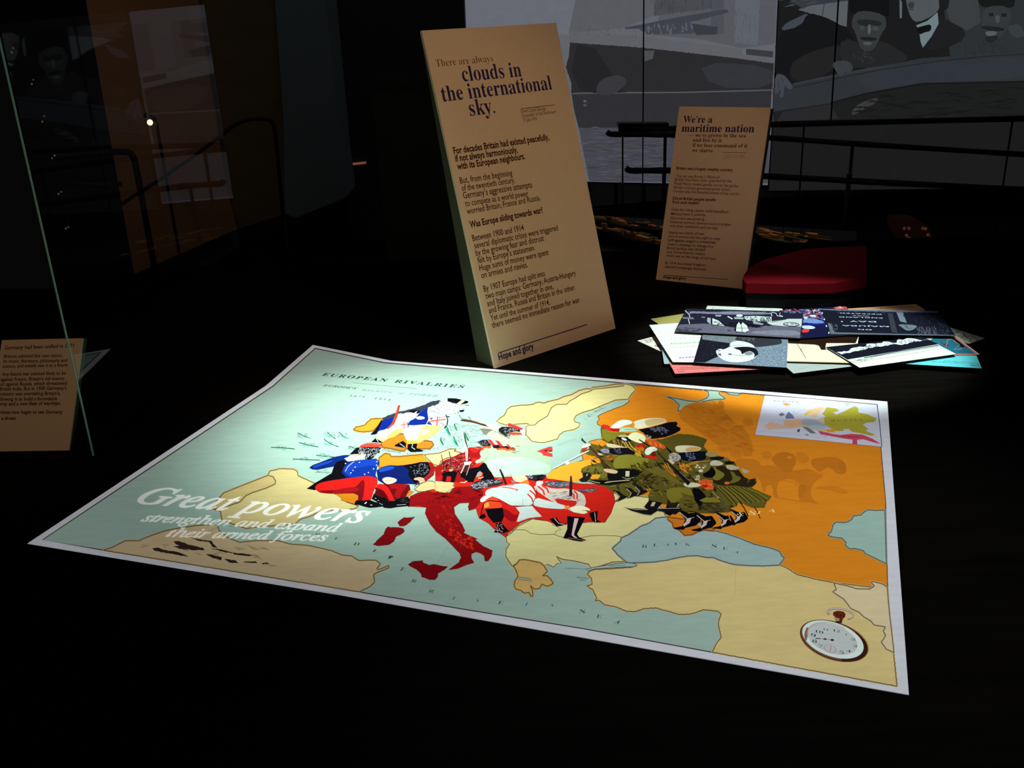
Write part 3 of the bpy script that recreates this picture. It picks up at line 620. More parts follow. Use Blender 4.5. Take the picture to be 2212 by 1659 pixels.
# italy and the red empire
m.at(950, 820, 4.484)
m.poly('-240,1130 -60,1010 0,960 0,880 20,800 60,760 200,700 290,660 380,650 560,700 700,800 900,900 1030,960 1250,990 1350,1010 1500,1015 1600,1030 1680,1090 1700,1180 1660,1290 1600,1385 1450,1382 1240,1400 1150,1422 1050,1372 900,1342 780,1392 720,1442 660,1492 640,1530 560,1472 520,1442 470,1392 380,1342 350,1250 280,1267 290,1195 200,1190 135,1235 60,1215 -60,1240 -270,1230', RED, edge=(110, 30, 24), ew=4, rough=1.5)
m.at(740, 1050, 3.95)
m.poly('560,178 575,90 640,60 740,42 780,60 860,55 920,15 1000,6 1180,5 1200,60 1180,130 1142,182 1080,210 1072,180 1082,142 1000,146 950,180 958,240 1020,330 1045,382 1030,400 1100,432 1150,452 1128,458 1200,515 1278,552 1270,600 1242,640 1215,640 1210,598 1180,575 1140,562 1098,580 1100,620 1122,655 1060,672 980,706 905,716 940,690 992,655 1012,610 1000,575 940,512 880,450 800,390 745,320 704,232 716,185 650,166', DRED, edge=(110, 40, 30), ew=4, rough=1)
m.hatch('780,160 930,180 960,300 1040,440 1130,540 1000,520 900,430 800,330', 60, (188, 30, 26), 40, 16, 45, 60); m.hatch('760,40 1170,20 1160,120 800,120', 26, (112, 12, 16), 90, 16, 5, 15)
m.hatch('880,360 1130,450 1120,560 1000,520', 24, (214, 44, 30), 44, 24, 60, 60)
m.poly('258,502 300,460 352,412 366,370 390,347 405,354 470,353 520,362 530,388 500,412 455,434 440,470 395,502 310,512', (128, 16, 22), edge=(120, 60, 50), ew=3, rough=2)
m.poly('470,312 520,270 560,272 614,264 572,312 530,342 488,344', (128, 16, 22), edge=(120, 60, 50), ew=3, rough=2)
m.poly('560,670 600,645 685,636 688,655 740,676 780,668 830,680 897,690 870,716 815,745 812,775 790,801 740,800 700,782 675,778 672,755 640,720 590,692', (128, 16, 22), edge=(120, 60, 50), ew=3, rough=2)
m.at(600, 740, 4.254)
m.poly('1255,1352 1310,1300 1380,1272 1500,1290 1625,1288 1612,1340 1575,1382 1500,1372 1430,1352 1340,1370 1290,1372', (204, 182, 128), edge=LINE, ew=7, rough=2)
land('930,1062 960,1040 990,1018 1030,1028 1045,1050 1130,1048 1250,1036 1345,1030 1400,1088 1440,1130 1450,1180 1300,1150 1180,1135 1030,1135 930,1152', (222, 134, 34), rough=2)
land('1345,1034 1400,1025 1480,1018 1530,1000 1580,980 1640,978 1620,1000 1700,1012 1640,1050 1560,1060 1500,1090 1480,1135 1430,1120 1400,1090 1365,1060', (208, 186, 134), rough=2)
m.poly('530,1395 640,1385 745,1375 740,1440 720,1490 680,1478 620,1462 580,1448 588,1430', (206, 122, 26), edge=LINE, ew=4)
land('696,802 720,775 760,772 800,760 822,735 860,703 940,698 975,712 930,762 870,812 790,822 740,815', (222, 146, 44), rough=2)
land('960,905 1010,890 1060,865 1130,840 1190,850 1220,890 1340,903 1415,912 1432,940 1400,975 1300,978 1240,985 1180,975 1160,1000 1080,985 1050,978 960,962 952,935', (198, 118, 34), rough=2)
m.build('land_print', mp_)
KL = m.k
m.split = True
# seas text and lettering ------------------------------------------
G1, G2 = (64, 92, 80), (70, 84, 78)
m.text('EUROPEAN', (400, 304), (990, 360), (30, 56, 48), 'serif', .95, .0, 1.25); m.text('RIVALRIES', (1065, 368), (1700, 420), (44, 76, 68), 'serif', .95, .0, 1.25)
m.line('688,368 800,380 1000,398 1275,424', 2.5, (110, 150, 130))
m.text('EUROPE’S', (412, 400), (715, 430), G1, 'italic', .85, .01, 1.1); m.text('BALANCE', (765, 440), (1050, 466), (120, 150, 140), 'italic', .85, .005, 1.2); m.text('of', (1100, 470), (1155, 474), (130, 156, 146), 'italic', .9); m.text('POWER', (1198, 480), (1462, 500), (112, 146, 134), 'italic', .85, .005, 1.1)
m.text('1871', (652, 497), (792, 508), G1, 'serif', .9, -.02, 1.3); m.text('–', (820, 512), (850, 514), G1, 'serif', 1, -.02); m.text('1914', (878, 520), (1028, 536), G1, 'serif', .9, -.02, 1.3)
m.text('English', (950, 990), (1120, 1020), (84, 118, 106), 'italic', 1.0); m.text('Channel', (1190, 1030), (1480, 975), (84, 118, 106), 'italic', .8, 0, 1.5)
m.text('Biscay', (340, 1196), (480, 1203), (84, 100, 96), 'italic', 1.0); m.text('of', (420, 1176), (452, 1178), (84, 100, 96), 'italic', 1.0)
m.text('NORTH', (1660, 760), (1830, 775), (104, 140, 126), 'italic', .9, 0, 1.3); m.text('SEA', (1740, 800), (1850, 812), (104, 140, 126), 'italic', .9, 0, 1.5)
m.at(950, 820, 4.484)
for ch, x, y in zip('GofBOTHNIA', (1415, 1446, 1456, 1475, 1497, 1517, 1537, 1557, 1577, 1594), (388, 366, 358, 345, 330, 318, 308, 298, 288, 280)): m.text(ch, (x, y), (x + 15, y - 7), (96, 130, 122), 'serif', 1.1, -.02)
m.text('BALTIC', (1150, 640), (1330, 578), (150, 180, 172), 'italic', .9, 0, 1.3); m.text('SEA', (1370, 548), (1480, 522), (150, 180, 172), 'italic', .9, 0, 1.6)
m.at(740, 1050, 3.95); GM = (58, 84, 74)
def let(ch, x, y, wd=46, sl=6): m.text(ch, (x - wd / 2, y), (x + wd / 2, y + sl), GM, 'serif' if ch not in 'AN' else 'bolditalic', .9, -.018)
for ch, x, y in (('D', 110, 505), ('T', 392, 622), ('E', 508, 722), ('R', 604, 820), ('R', 752, 908), ('A', 930, 966), ('N', 1148, 988), ('E', 1345, 1008), ('A', 1552, 1016), ('N', 1785, 1028), ('S', 2040, 1086), ('E', 2187, 1124)): let(ch, x, y)
m.text('I', (252, 562), (275, 566), GM, 'serif', .8)
m.text('ITALY', (722, 146), (935, 150), (96, 12, 18), 'serif', .9, -.01, 1.4)
m.text('DARDANELLES', (1895, 706), (2088, 713), GM, 'italic', .9, .01, 1.1); m.text('BESIKA', (1995, 784), (2100, 794), GM, 'italic', .9, .01, 1.1); m.text('BAY', (2022, 806), (2080, 812), GM, 'italic', .9, .01, 1.1)
m.at(40, 980, 2.765)
m.text('M', (1768, 487), (1796, 490), GM, 'serif', .8, -.02); m.text('E', (1884, 513), (1908, 516), GM, 'serif', .8, -.02)
m.at(1260, 1090, 3.072)
m.text('A', (200, 786), (238, 793), GM, 'bolditalic', .9)
for ch, x, y in (('B', 402, 286), ('L', 478, 278), ('A', 550, 272), ('C', 622, 270), ('K', 692, 272), ('S', 866, 286), ('E', 940, 300), ('A', 1012, 322)): let(ch, x, y, 34, 4)
m.text('Marmora', (172, 412), (282, 408), (88, 108, 104), 'italic', .9)
m.at(1560, 820, 3.771)
for ch, x, y, sl in (('S', 240, 1108, 20), ('I', 295, 1098, 14), ('A', 402, 1086, 28)): m.text(ch, (x - (12 if ch == 'I' else 24), y - sl / 3), (x + (12 if ch == 'I' else 30), y), (240, 226, 150), 'serif', .95)
m.text('S', (118, 1100), (152, 1112), (240, 226, 150), 'serif', .9)
m.at(40, 980, 2.765); CR = (255, 255, 248)
m.text('Great powers', (682, 292), (2055, 418), CR, 'italic', 1.05, .016); m.text('strengthen and expand', (728, 403), (1905, 470), CR, 'italic', 1.05, .016); m.text('their armed forces', (876, 496), (1835, 524), CR, 'italic', 1.05, .016)
m.hatch('130,522 540,596 540,608 128,534', 90, (190, 196, 204), 9, 2, 80, 40)
m.line('1130,470 1215,425 1290,440', 3, (120, 150, 140))

# fold and graticule lines
m.at(740, 1050, 3.95); m.line('905,508 800,672', 2, (132, 160, 148)); m.line('700,830 610,960', 2, (140, 166, 154))
m.at(1260, 1090, 3.072); m.line('1014,410 1006,600', 2.5, (196, 168, 100)); m.line('1040,225 1036,300', 2, (146, 172, 166)); m.split = False; m.build('fold_lines', mp_)
# ------------------------------------------------------------------ cartoon soldiers printed on the map
BK, WH, CRM, BLU = (14, 13, 18), (204, 218, 214), (226, 216, 170), (14, 36, 128)
SGR, LGR, DGR = (92, 84, 32), (140, 132, 46), (44, 36, 20)
# ships
m.k = KL
m.at(600, 740, 4.254); SHP = (26, 76, 64)
for s_ in ('185,830 235,860 300,880', '455,823 480,850 530,885', '560,823 600,860 645,885', '425,888 480,930 558,958', '195,920 280,942 372,960', '-62,964 40,968 156,978', '352,1036 430,1046 520,1054', '138,1072 260,1076 388,1082', '665,955 700,970 720,990'):
    m.line(s_, 6, SHP); a = pts(s_)[1]; m.hatch([(a[0] - 50, a[1] - 26), (a[0] + 50, a[1] - 22), (a[0] + 50, a[1] + 8), (a[0] - 50, a[1] + 8)], 14, (90, 130, 118), 34, 3, -30, 40); m.hatch([(a[0] - 60, a[1] + 2), (a[0] + 60, a[1] + 12), (a[0] + 40, a[1] + 24), (a[0] - 40, a[1] + 16)], 6, (120, 214, 186), 50, 6, 10, 8); m.build('printed_ship', mp_)
for x, y, s_ in ((1540, 770, 1.0), (1615, 750, .7), (1487, 880, .75), (1608, 866, 1.0), (1712, 830, .9)):
    m.poly([(x, y), (x + 12, y + 20 * s_), (x + 44 * s_, y + 82 * s_), (x + 28 * s_, y + 76 * s_), (x + 4, y + 40 * s_)], (24, 150, 112)); m.line([(x + 8, y - 4), (x + 24 * s_, y + 34 * s_), (x + 48 * s_, y + 84 * s_)], 7, (20, 50, 46)); m.hatch([(x + 12, y - 10), (x + 60 * s_, y - 10), (x + 70 * s_, y + 50 * s_), (x + 40 * s_, y + 60 * s_)], 12, (80, 104, 96), 26, 3, 60, 40); m.build('printed_ship', mp_)
m.line('1664,664 1680,690 1704,712', 6, (30, 110, 90)); m.build('printed_ship', mp_); m.line('1750,680 1774,706', 6, (30, 110, 90)); m.build('printed_ship', mp_)
m.hatch('1480,760 1880,760 1900,980 1500,990', 120, (142, 176, 162), 70, 3, 6, 6)
m.build('sea_hatching', mp_); m.k = KL
# british pair
m.poly('960,692 1100,640 1230,612 1345,575 1400,545 1490,530 1480,560 1380,610 1250,660 1090,690 970,720', (46, 50, 66), rough=3)
m.poly('970,712 1060,690 1100,700 1080,760 1030,800 960,830 856,848 900,800 925,760', BLU); m.poly('850,848 900,795 950,715 965,712 930,790 900,845', BK)
m.poly('1085,662 1150,648 1190,700 1200,780 1100,850 1050,870 965,912 920,870 915,815 1000,800 1050,745', WH, sm=1)
m.poly('1000,865 1060,812 1150,785 1165,800 1090,860 1010,888 960,915 1000,885', (250, 196, 96), sm=1)
m.poly('1260,700 1310,640 1380,600 1420,640 1400,720 1380,750 1250,760 1195,758 1215,722', BLU)
m.poly('1380,600 1430,580 1480,600 1470,680 1420,720 1385,700 1375,640', WH); m.hatch('1380,590 1480,590 1470,680 1400,690', 20, (110, 112, 130), 30, 4, 60, 40)
m.poly('1140,660 1200,640 1285,655 1270,690 1220,712 1190,722 1150,700', (206, 214, 220), sm=1); m.hatch('1140,655 1285,650 1260,700 1180,722', 40, (70, 72, 92), 18, 3, 0, 90)
m.poly('1200,628 1255,618 1320,632 1290,655 1240,650', BK, sm=1); m.poly('1262,640 1285,630 1270,655 1250,655', (232, 208, 160)); m.poly('1262,690 1310,675 1355,690 1345,705 1290,712', CRM, sm=1)
m.poly('1125,745 1160,728 1192,735 1195,775 1155,795 1130,775', (240, 226, 224)); m.line('1130,760 1192,750', 8, (212, 70, 70)); m.line('1158,730 1162,790', 8, (212, 70, 70)); m.line('1195,735 1200,785 1170,800', 8, BK)
m.poly('1105,575 1126,578 1100,680 1070,752 1012,800 1006,792 1050,740 1078,670', (176, 66, 40)); m.line('1118,580 1092,680 1062,750', 4, (92, 30, 26))
m.poly('1480,560 1530,532 1620,530 1720,570 1745,590 1690,600 1710,628 1650,640 1560,665 1500,655 1450,640 1430,600', (210, 216, 224), sm=1)
m.hatch('1380,560 1530,530 1740,580 1700,640 1560,665 1440,650 1380,640', 170, (58, 58, 82), 26, 4, 10, 90)
m.poly('1560,512 1640,515 1755,543 1742,558 1690,570 1640,562 1560,540', BK); m.poly('1690,530 1722,538 1668,578 1640,566', (236, 220, 168)); m.line('1560,540 1660,572 1760,578', 4, (50, 50, 60)); m.poly('1655,628 1700,618 1720,628 1690,642', BK, sm=1)
m.poly('1390,692 1460,680 1540,668 1552,710 1540,752 1500,762 1440,768 1362,758', (242, 236, 236)); 
m.poly('1370,752 1385,720 1405,740 1425,762', (34, 46, 120)); m.poly('1395,696 1430,690 1412,712', (34, 46, 120)); m.poly('1480,688 1500,684 1490,702', (34, 46, 120))
m.line('1385,728 1545,706', 12, (220, 76, 80)); m.line('1470,680 1460,766', 13, (220, 76, 80)); m.line('1500,690 1540,680', 6, (220, 76, 80)); m.line('1490,740 1530,756', 7, (220, 76, 80)); m.line('1400,700 1440,740', 5, (220, 76, 80))
m.line('1545,665 1562,710 1555,760 1530,790', 9, BK); m.line('1545,680 1580,684', 7, BK)
m.poly('1165,800 1225,770 1340,758 1375,765 1300,880 1290,925 1205,930 1180,890 1155,840', (248, 250, 240), sm=1)
m.poly('1340,760 1440,765 1508,762 1480,810 1440,850 1380,880 1290,930 1240,932 1290,880 1310,820', (248, 206, 110), sm=1); m.poly('1330,800 1400,800 1370,840 1320,860', (240, 228, 170), sm=1)
m.hatch('1310,820 1360,820 1350,870 1300,870', 10, (180, 110, 50), 24, 4, 20, 60)
m.poly('1185,900 1285,902 1280,935 1190,935', (240, 160, 50)); m.poly('1195,935 1282,930 1275,972 1335,992 1330,1003 1222,1008 1192,985', BK); m.line('1240,935 1232,965 1262,985', 6, WH)
m.poly('1110,925 1150,905 1180,930 1175,972 1150,968 1075,955 1075,945', BK); m.line('1120,930 1150,950 1168,965', 5, (220, 216, 200)); m.poly('860,915 900,880 965,905 950,922', BK); m.line('905,885 925,915', 6, WH); m.poly('900,880 960,870 1000,890 960,915', (246, 222, 140))
m.build('printed_british_figures', mp_); m.k = KL
# french pair
m.at(640, 940, 7.373)
m.poly('1280,560 1400,500 1500,480 1600,488 1700,480 1850,460 1980,430 2100,430 2140,520 2130,600 2050,680 1950,790 1800,780 1560,780 1400,780 1300,720', (14, 28, 92)); m.poly('1700,490 1980,432 2110,440 2140,540 2100,640 1960,700 1900,780 1780,640 1800,560', BK)
m.poly('1310,560 1400,505 1560,495 1560,540 1440,570 1330,600', (28, 66, 170), sm=1); m.hatch('1800,480 2090,440 2110,600 1880,680', 50, (150, 160, 170), 40, 7, 20, 70)
m.poly('2100,430 2160,440 2212,520 2190,640 2060,740 2020,700 2120,600 2140,540', (150, 20, 22)); m.line('2212,560 2120,640 1990,730 1880,820', 12, (112, 56, 46))
m.poly('1250,840 1400,780 1560,770 1800,790 1820,870 1760,980 1500,1060 1300,980', (104, 12, 18)); m.poly('1480,800 1560,780 1780,790 1700,900 1640,1010 1560,980 1600,860 1500,850', (150, 18, 22))
m.poly('1360,710 1400,680 1470,668 1590,695 1605,735 1520,780 1430,785', (240, 214, 172), sm=1); m.line('1410,720 1470,730 1530,715', 6, (130, 80, 40)); m.poly('1870,690 1960,668 2040,690 2040,730 1970,780 1950,720 1880,720', (222, 160, 128), sm=1)
m.poly('1800,880 1880,900 1780,990 1750,970', (190, 116, 34))
m.poly('208,520 260,480 420,420 600,350 760,320 860,318 780,380 820,420 1000,400 1270,375 1325,420 1325,470 1290,500 1280,560 1260,640 1300,700 1180,670 1000,690 800,700 600,730 440,770 170,855 300,765 560,610 610,500 500,520 340,555 250,548', (14, 36, 108))
m.poly('600,500 640,430 740,400 820,430 760,500 720,600 800,680 600,730 440,770 300,880 165,856 300,765 560,615', BK); m.poly('208,520 300,470 560,380 580,430 420,500 260,530', (10, 22, 76)); m.poly('250,500 400,440 600,390 560,440 380,500 270,530', (26, 60, 160), sm=1)
m.poly('830,450 1000,400 1270,375 1320,420 1290,480 1270,580 1230,660 1000,680 830,660 730,560', (22, 56, 160), sm=1)
m.poly('830,560 1100,500 1280,480 1260,640 1180,670 900,680', (16, 44, 138), sm=1)
m.line('920,425 860,470 820,510 780,582', 13, (150, 160, 190))
for x, y in ((785, 455), (1005, 437), (1285, 425), (1280, 480), (938, 512), (1232, 540), (905, 565), (1150, 600), (870, 605), (1090, 627)): m.ell(x, y, 11, 9, (214, 222, 226), 0, 10)
m.poly('1000,185 1060,145 1150,122 1300,128 1360,150 1350,192 1180,205 1020,205', (214, 62, 50), sm=1); m.line('1040,160 1200,135 1330,160', 10, (232, 96, 78))
m.poly('960,200 1180,195 1360,200 1320,240 1335,275 1270,300 1240,350 1180,390 1100,395 1095,330 1000,300 850,310 900,260 940,220', BK); m.hatch('1010,210 1320,215 1310,260 1250,330 1120,385 1100,330 980,280', 120, (186, 190, 196), 44, 9, -50, 40); m.hatch('1010,210 1320,215 1310,260 1250,330 1120,385', 60, BK, 40, 6, -50, 40)
m.poly('765,375 850,340 920,305 990,320 1050,290 1060,310 1110,320 1090,360 960,405 820,425', (244, 238, 184)); m.line('930,340 1050,300', 7, (90, 50, 30)); m.line('950,375 1080,340', 6, (190, 150, 80))
m.poly('300,820 360,770 500,735 700,705 900,680 1100,655 1200,658 1290,690 1300,770 1250,850 1220,930 1190,1040 1100,1055 990,1060 985,980 980,925 760,930 640,940 500,935 380,920 310,880', (206, 28, 24), sm=1)
m.poly('980,800 1060,700 1090,760 1080,900 1050,1050 985,1060 985,930 700,935 400,925 340,890 600,880 900,850', (118, 14, 22), sm=1); m.poly('560,890 800,840 1000,830 1000,900 800,925 600,930', (150, 20, 24), sm=1)
m.poly('1090,680 1200,662 1290,700 1280,790 1230,880 1190,1035 1070,1050 1100,900', (212, 30, 26), sm=1)
m.poly('1290,780 1380,780 1450,820 1500,900 1570,1040 1490,1060 1440,950 1370,870 1270,840', (206, 28, 26), sm=1)
m.poly('930,1080 960,1040 1060,1045 1170,1035 1260,1070 1380,1100 1370,1140 1260,1155 1160,1160 1080,1140 1000,1115 930,1110', BK); m.poly('1240,930 1350,960 1420,1000 1480,1060 1560,1050 1620,1010 1780,985 1810,1030 1800,1130 1600,1150 1500,1168 1400,1160 1260,1050 1200,1020', BK)
m.poly('1250,900 1330,870 1400,900 1440,990 1380,1000 1260,960', (84, 10, 14)); m.poly('1080,1095 1110,1068 1130,1072 1105,1100', WH); m.poly('1170,1110 1215,1115 1200,1128', WH); m.line('1600,1118 1750,1106', 6, (200, 200, 206)); m.hatch('1600,1000 1780,1000 1780,1100 1620,1110', 12, (90, 92, 100), 80, 4, -4, 6)
for x, y in ((1265, 1010), (1305, 1045), (1335, 1095), (1365, 1108)): m.ell(x, y, 12, 7, (170, 176, 180), 20, 8)
m.poly('2080,700 2212,680 2212,860 2100,880 1900,900 1930,830 2010,770', (0, 0, 0)) if False else None
m.build('printed_french_figures', mp_); m.k = KL
# german group
m.at(940, 900, 8.732)
m.poly('0,950 100,900 240,820 380,740 480,690 640,600 740,570 840,600 860,700 800,850 700,960 620,1080 700,1180 560,1240 320,1240 180,1240 0,1210', (150, 22, 24), rough=3)
m.hatch('120,880 480,720 640,700 700,900 480,1080 160,1080', 130, (34, 26, 32), 70, 20, -40, 50); m.hatch('120,880 480,720 700,700 760,900 480,1040 160,1080', 70, (130, 128, 118), 60, 14, -30, 40); m.hatch('300,760 560,700 700,900 300,1000', 20, (196, 44, 36), 60, 26, -10, 50)
m.poly('640,610 720,572 830,590 830,660 760,690 700,670', (206, 34, 28), sm=1); m.poly('690,790 800,780 790,840 700,860', (196, 32, 28))
m.poly('120,1080 300,1020 420,1060 360,1240 290,1240 310,1150 210,1230 130,1220 150,1130', BK); m.poly('0,1130 130,1120 110,1200 0,1210', (190, 26, 26)); m.poly('220,1130 300,1130 280,1215 200,1220', (190, 26, 26))
m.poly('480,1080 560,1020 660,980 820,950 920,870 980,880 980,930 1040,1010 1080,1100 1120,1170 1100,1195 860,1200 900,1120 900,1060 840,1030 780,1100 720,1240 600,1235 560,1180 480,1140', BK)
m.poly('800,1060 850,1030 890,1080 870,1120 770,1150', (150, 146, 136))
m.poly('820,230 860,200 1000,190 1080,210 1180,260 1240,330 1380,380 1500,370 1620,340 1720,370 1810,470 1800,560 1640,620 1500,640 1320,560 1150,470 1000,360 900,300', (176, 184, 162), sm=1)
m.poly('830,235 880,225 1000,230 1100,260 1000,300 980,350 900,330 880,270', (118, 112, 106), sm=1)
m.poly('1000,380 1180,280 1380,380 1460,520 1300,480 1120,400', (184, 186, 166))
m.poly('830,690 880,630 1000,600 1160,600 1300,640 1480,600 1640,560 1720,370 1810,480 2000,650 2110,740 2212,900 2160,1070 2080,1090 1800,1110 1560,1120 1400,1100 1260,1130 1130,1160 1080,1080 1000,980 960,890 900,860 780,890 740,850 880,780', (170, 194, 164), sm=1)
m.poly('970,880 1100,800 1400,760 1800,780 2160,900 2180,1040 2080,1085 1560,1120 1130,1160 1080,1090', (182, 206, 188), sm=1)
m.hatch('780,900 1000,740 1000,800 840,910', 12, (150, 160, 130), 120, 10, -30, 12); m.hatch('1150,920 1300,880 1200,1130 1150,1140', 10, (150, 150, 128), 120, 10, 100, 14); m.hatch('1050,700 1520,690 1800,820 1760,880', 9, (150, 160, 140), 50, 10, 110, 30)
m.poly('520,42 700,72 860,130 960,150 1070,180 1060,205 900,170 700,110 620,90 470,85', (84, 56, 34)); m.line('700,72 960,150', 7, (196, 170, 120)); m.line('500,80 700,108 1060,200', 10, (24, 18, 16))
m.poly('950,150 1000,140 1090,140 1110,165 1200,175 1235,200 1200,245 1140,260 1080,215 980,180', (240, 232, 176), sm=1)
m.poly('1200,230 1260,195 1380,195 1480,215 1600,250 1600,290 1500,280 1400,310 1340,340 1380,400 1280,350 1200,290', (30, 30, 34)); m.hatch('1230,210 1560,240 1560,280 1300,300', 36, (190, 196, 200), 34, 8, 20, 60); m.hatch('1100,270 1400,330 1420,410 1180,350', 30, (96, 100, 88), 110, 9, 35, 12)
m.poly('1380,125 1440,140 1660,230 1650,260 1560,240 1370,180', (220, 52, 44)); m.line('1390,120 1680,220', 8, (150, 160, 150)); m.poly('1390,310 1500,300 1630,310 1640,345 1480,350 1380,335', (222, 62, 44)); m.poly('1460,360 1540,345 1560,370 1500,385', (250, 222, 90)); m.poly('1650,240 1700,250 1710,290 1695,365 1640,350 1610,270', (206, 226, 210), sm=1); m.line('1690,235 1712,290 1700,362', 5, (60, 60, 56))
m.poly('720,430 800,440 870,460 860,520 780,480', (190, 206, 216)); m.poly('780,480 900,440 980,440 1060,540 1000,575 870,560 830,510', (30, 26, 34)); m.hatch('880,440 1000,470 1000,550 880,520', 24, (150, 156, 170), 24, 7, 0, 90)
for x, y, s_ in ((980, 425, 1.0), (1130, 450, 1.0), (1340, 520, .6)):
    m.poly([(x, y), (x + 90 * s_, y + 20 * s_), (x + 180 * s_, y + 130 * s_), (x + 100 * s_, y + 130 * s_)], (214, 48, 40)); m.poly([(x + 40 * s_, y - 20 * s_), (x + 85 * s_, y), (x + 210 * s_, y + 130 * s_), (x + 170 * s_, y + 125 * s_)], (206, 220, 190)); m.poly([(x + 95 * s_, y + 125 * s_), (x + 220 * s_, y + 105 * s_), (x + 290 * s_, y + 150 * s_), (x + 250 * s_, y + 185 * s_), (x + 120 * s_, y + 170 * s_)], (30, 24, 30))
for x, y in ((860, 580), (1150, 610), (1320, 625)): m.poly([(x, y), (x + 90, y - 20), (x + 200, y - 15), (x + 190, y + 20), (x + 20, y + 26)], (226, 84, 50)); m.poly([(x + 60, y + 25), (x + 130, y + 14), (x + 110, y + 50), (x + 70, y + 56)], (250, 224, 100))
m.hatch('1400,530 1600,540 1600,700 1420,680', 14, (104, 76, 70), 110, 8, 2, 10)
m.poly('1915,660 2010,620 2160,570 2212,575 2212,640 2120,680 2212,700 2212,760 2040,740 2010,690', (216, 62, 54)); m.hatch('2040,610 2180,600 2200,660 2050,670', 14, (40, 30, 44), 60, 12, -15, 20)
m.poly('520,385 540,385 560,470 600,580 620,600 612,840 580,842 570,700 560,600', (196, 204, 196)); m.poly('535,300 552,310 575,420 622,600 630,720 612,600 560,470', (52, 44, 42)); m.line('585,640 592,840', 9, (120, 80, 76))
m.poly('480,620 520,590 560,610 560,680 500,690 478,660', (212, 224, 196), sm=1); m.poly('545,860 680,850 680,880 640,920 550,920', (220, 232, 210)); m.poly('560,920 645,915 620,1040 560,1070 540,1000', (66, 30, 34)); m.line('555,925 485,1075', 20, (204, 186, 176)); m.line('655,915 590,1110', 12, (176, 166, 152))
m.line('118,720 145,860 165,1000', 14, (50, 34, 34)); m.line('265,660 290,800 300,980', 16, (60, 44, 40)); m.poly('255,1010 310,990 345,1015 310,1040 262,1040', (176, 150, 96), sm=1); m.poly('110,1025 150,1015 165,1030 130,1045', (200, 120, 80), sm=1)
m.poly('470,1240 540,1240 600,1215 610,1225 560,1255 480,1252', (236, 216, 150)); m.poly('810,1160 880,1155 910,1135 915,1145 880,1170 815,1175', (236, 216, 150))
m.build('printed_german_figures', mp_); m.k = KL
# austrian group
m.poly('-5,1215 320,1240 345,1250 330,1310 370,1335 260,1395 200,1440 100,1430 0,1400', (204, 182, 128), edge=LINE, ew=6, rough=2)
m.at(950, 820, 4.484)
m.hatch('150,1120 400,1060 420,1200 280,1190', 10, (150, 18, 20), 120, 22, 5, 10)
m.poly('290,1030 340,990 420,972 500,962 590,975 625,1005 560,1028 480,1040 380,1066 320,1066', (44, 40, 48), sm=1); m.hatch('290,1025 500,965 600,985 480,1040 330,1066', 110, (176, 180, 190), 26, 5, -15, 40)
m.poly('640,1005 690,940 720,910 850,880 1030,930 1040,960 1000,1000 1000,1040 860,1060 700,1040', (206, 36, 28))
m.poly('760,895 840,880 870,860 900,880 880,930 960,920 1030,925 1020,960 940,985 860,975 850,940 780,910', (44, 36, 46)); m.hatch('760,890 900,870 900,960 860,960', 36, (196, 200, 210), 24, 5, -60, 50); m.poly('868,868 900,862 915,880 890,935 868,925', (214, 226, 230)); m.hatch('930,930 1030,925 1000,980 920,980', 16, BK, 50, 12, -20, 20)
m.poly('700,935 760,920 820,930 845,950 855,985 800,1002 730,990 705,960', CRM, sm=1); m.line('715,930 745,915 800,922', 5, (130, 100, 60)); m.poly('790,990 850,970 870,1010 800,1030', (238, 120, 40)); m.poly('690,975 720,985 740,1000 700,1000', (120, 130, 140)); m.line('560,965 700,920', 9, BK); m.line('700,922 560,968', 4, (200, 190, 150))
m.poly('900,1050 950,1010 1030,1040 1100,1060 1250,1055 1390,1100 1420,1180 1400,1240 1280,1290 1200,1220 1100,1190 1010,1130', (206, 190, 178), sm=1)
m.hatch('1060,1080 1250,1080 1380,1130 1350,1200 1100,1160', 40, (160, 150, 146), 70, 12, 10, 30)
m.poly('940,985 1000,985 1000,1010 960,1030 930,1020', (214, 222, 226)); m.poly('1010,1005 1080,985 1180,982 1270,1000 1260,1035 1180,1050 1060,1040', (74, 66, 80), sm=1); m.hatch('1020,990 1260,1000 1240,1040 1060,1035', 60, (160, 160, 172), 34, 5, 5, 20)
m.poly('1320,1075 1400,1060 1500,1052 1555,1068 1480,1086 1380,1100', (70, 62, 74), sm=1); m.hatch('1330,1070 1550,1060 1460,1090', 40, (160, 160, 172), 30, 4, -5, 20)
for a in ('950,1035 1000,1075 1015,1120', '990,1025 1040,1060 1055,1100', '1300,1080 1330,1110 1330,1160', '1270,1090 1300,1120 1300,1160'): m.line(a, 16, (206, 52, 48)); 
m.poly('1110,1150 1240,1170 1340,1180 1300,1240 1180,1230 1130,1190', (204, 34, 28), sm=1)
m.poly('440,1085 480,1058 560,1045 640,1020 760,1010 850,1010 900,1050 935,1120 920,1180 890,1222 780,1228 690,1225 620,1182 560,1150 500,1130 440,1130', WH, sm=1)
m.poly('390,1160 440,1120 520,1140 470,1160 420,1190 395,1188', (226, 232, 214), sm=1)
for a in ('600,1042 680,1052 760,1070 735,1082', '620,1028 720,1020', ): m.line(a, 9, (214, 70, 58))
for a in ('850,1110 890,1150 905,1190', '870,1075 915,1110 935,1150'): m.line(a, 14, (206, 56, 48))
m.line('940,1060 930,1140 895,1215 860,1226 700,1226', 5, (70, 30, 30)); m.line('805,1150 805,1225', 3, (150, 150, 146)); m.ell(830, 1160, 3, 3, BK, 0, 6); m.ell(830, 1180, 3, 3, BK, 0, 6)
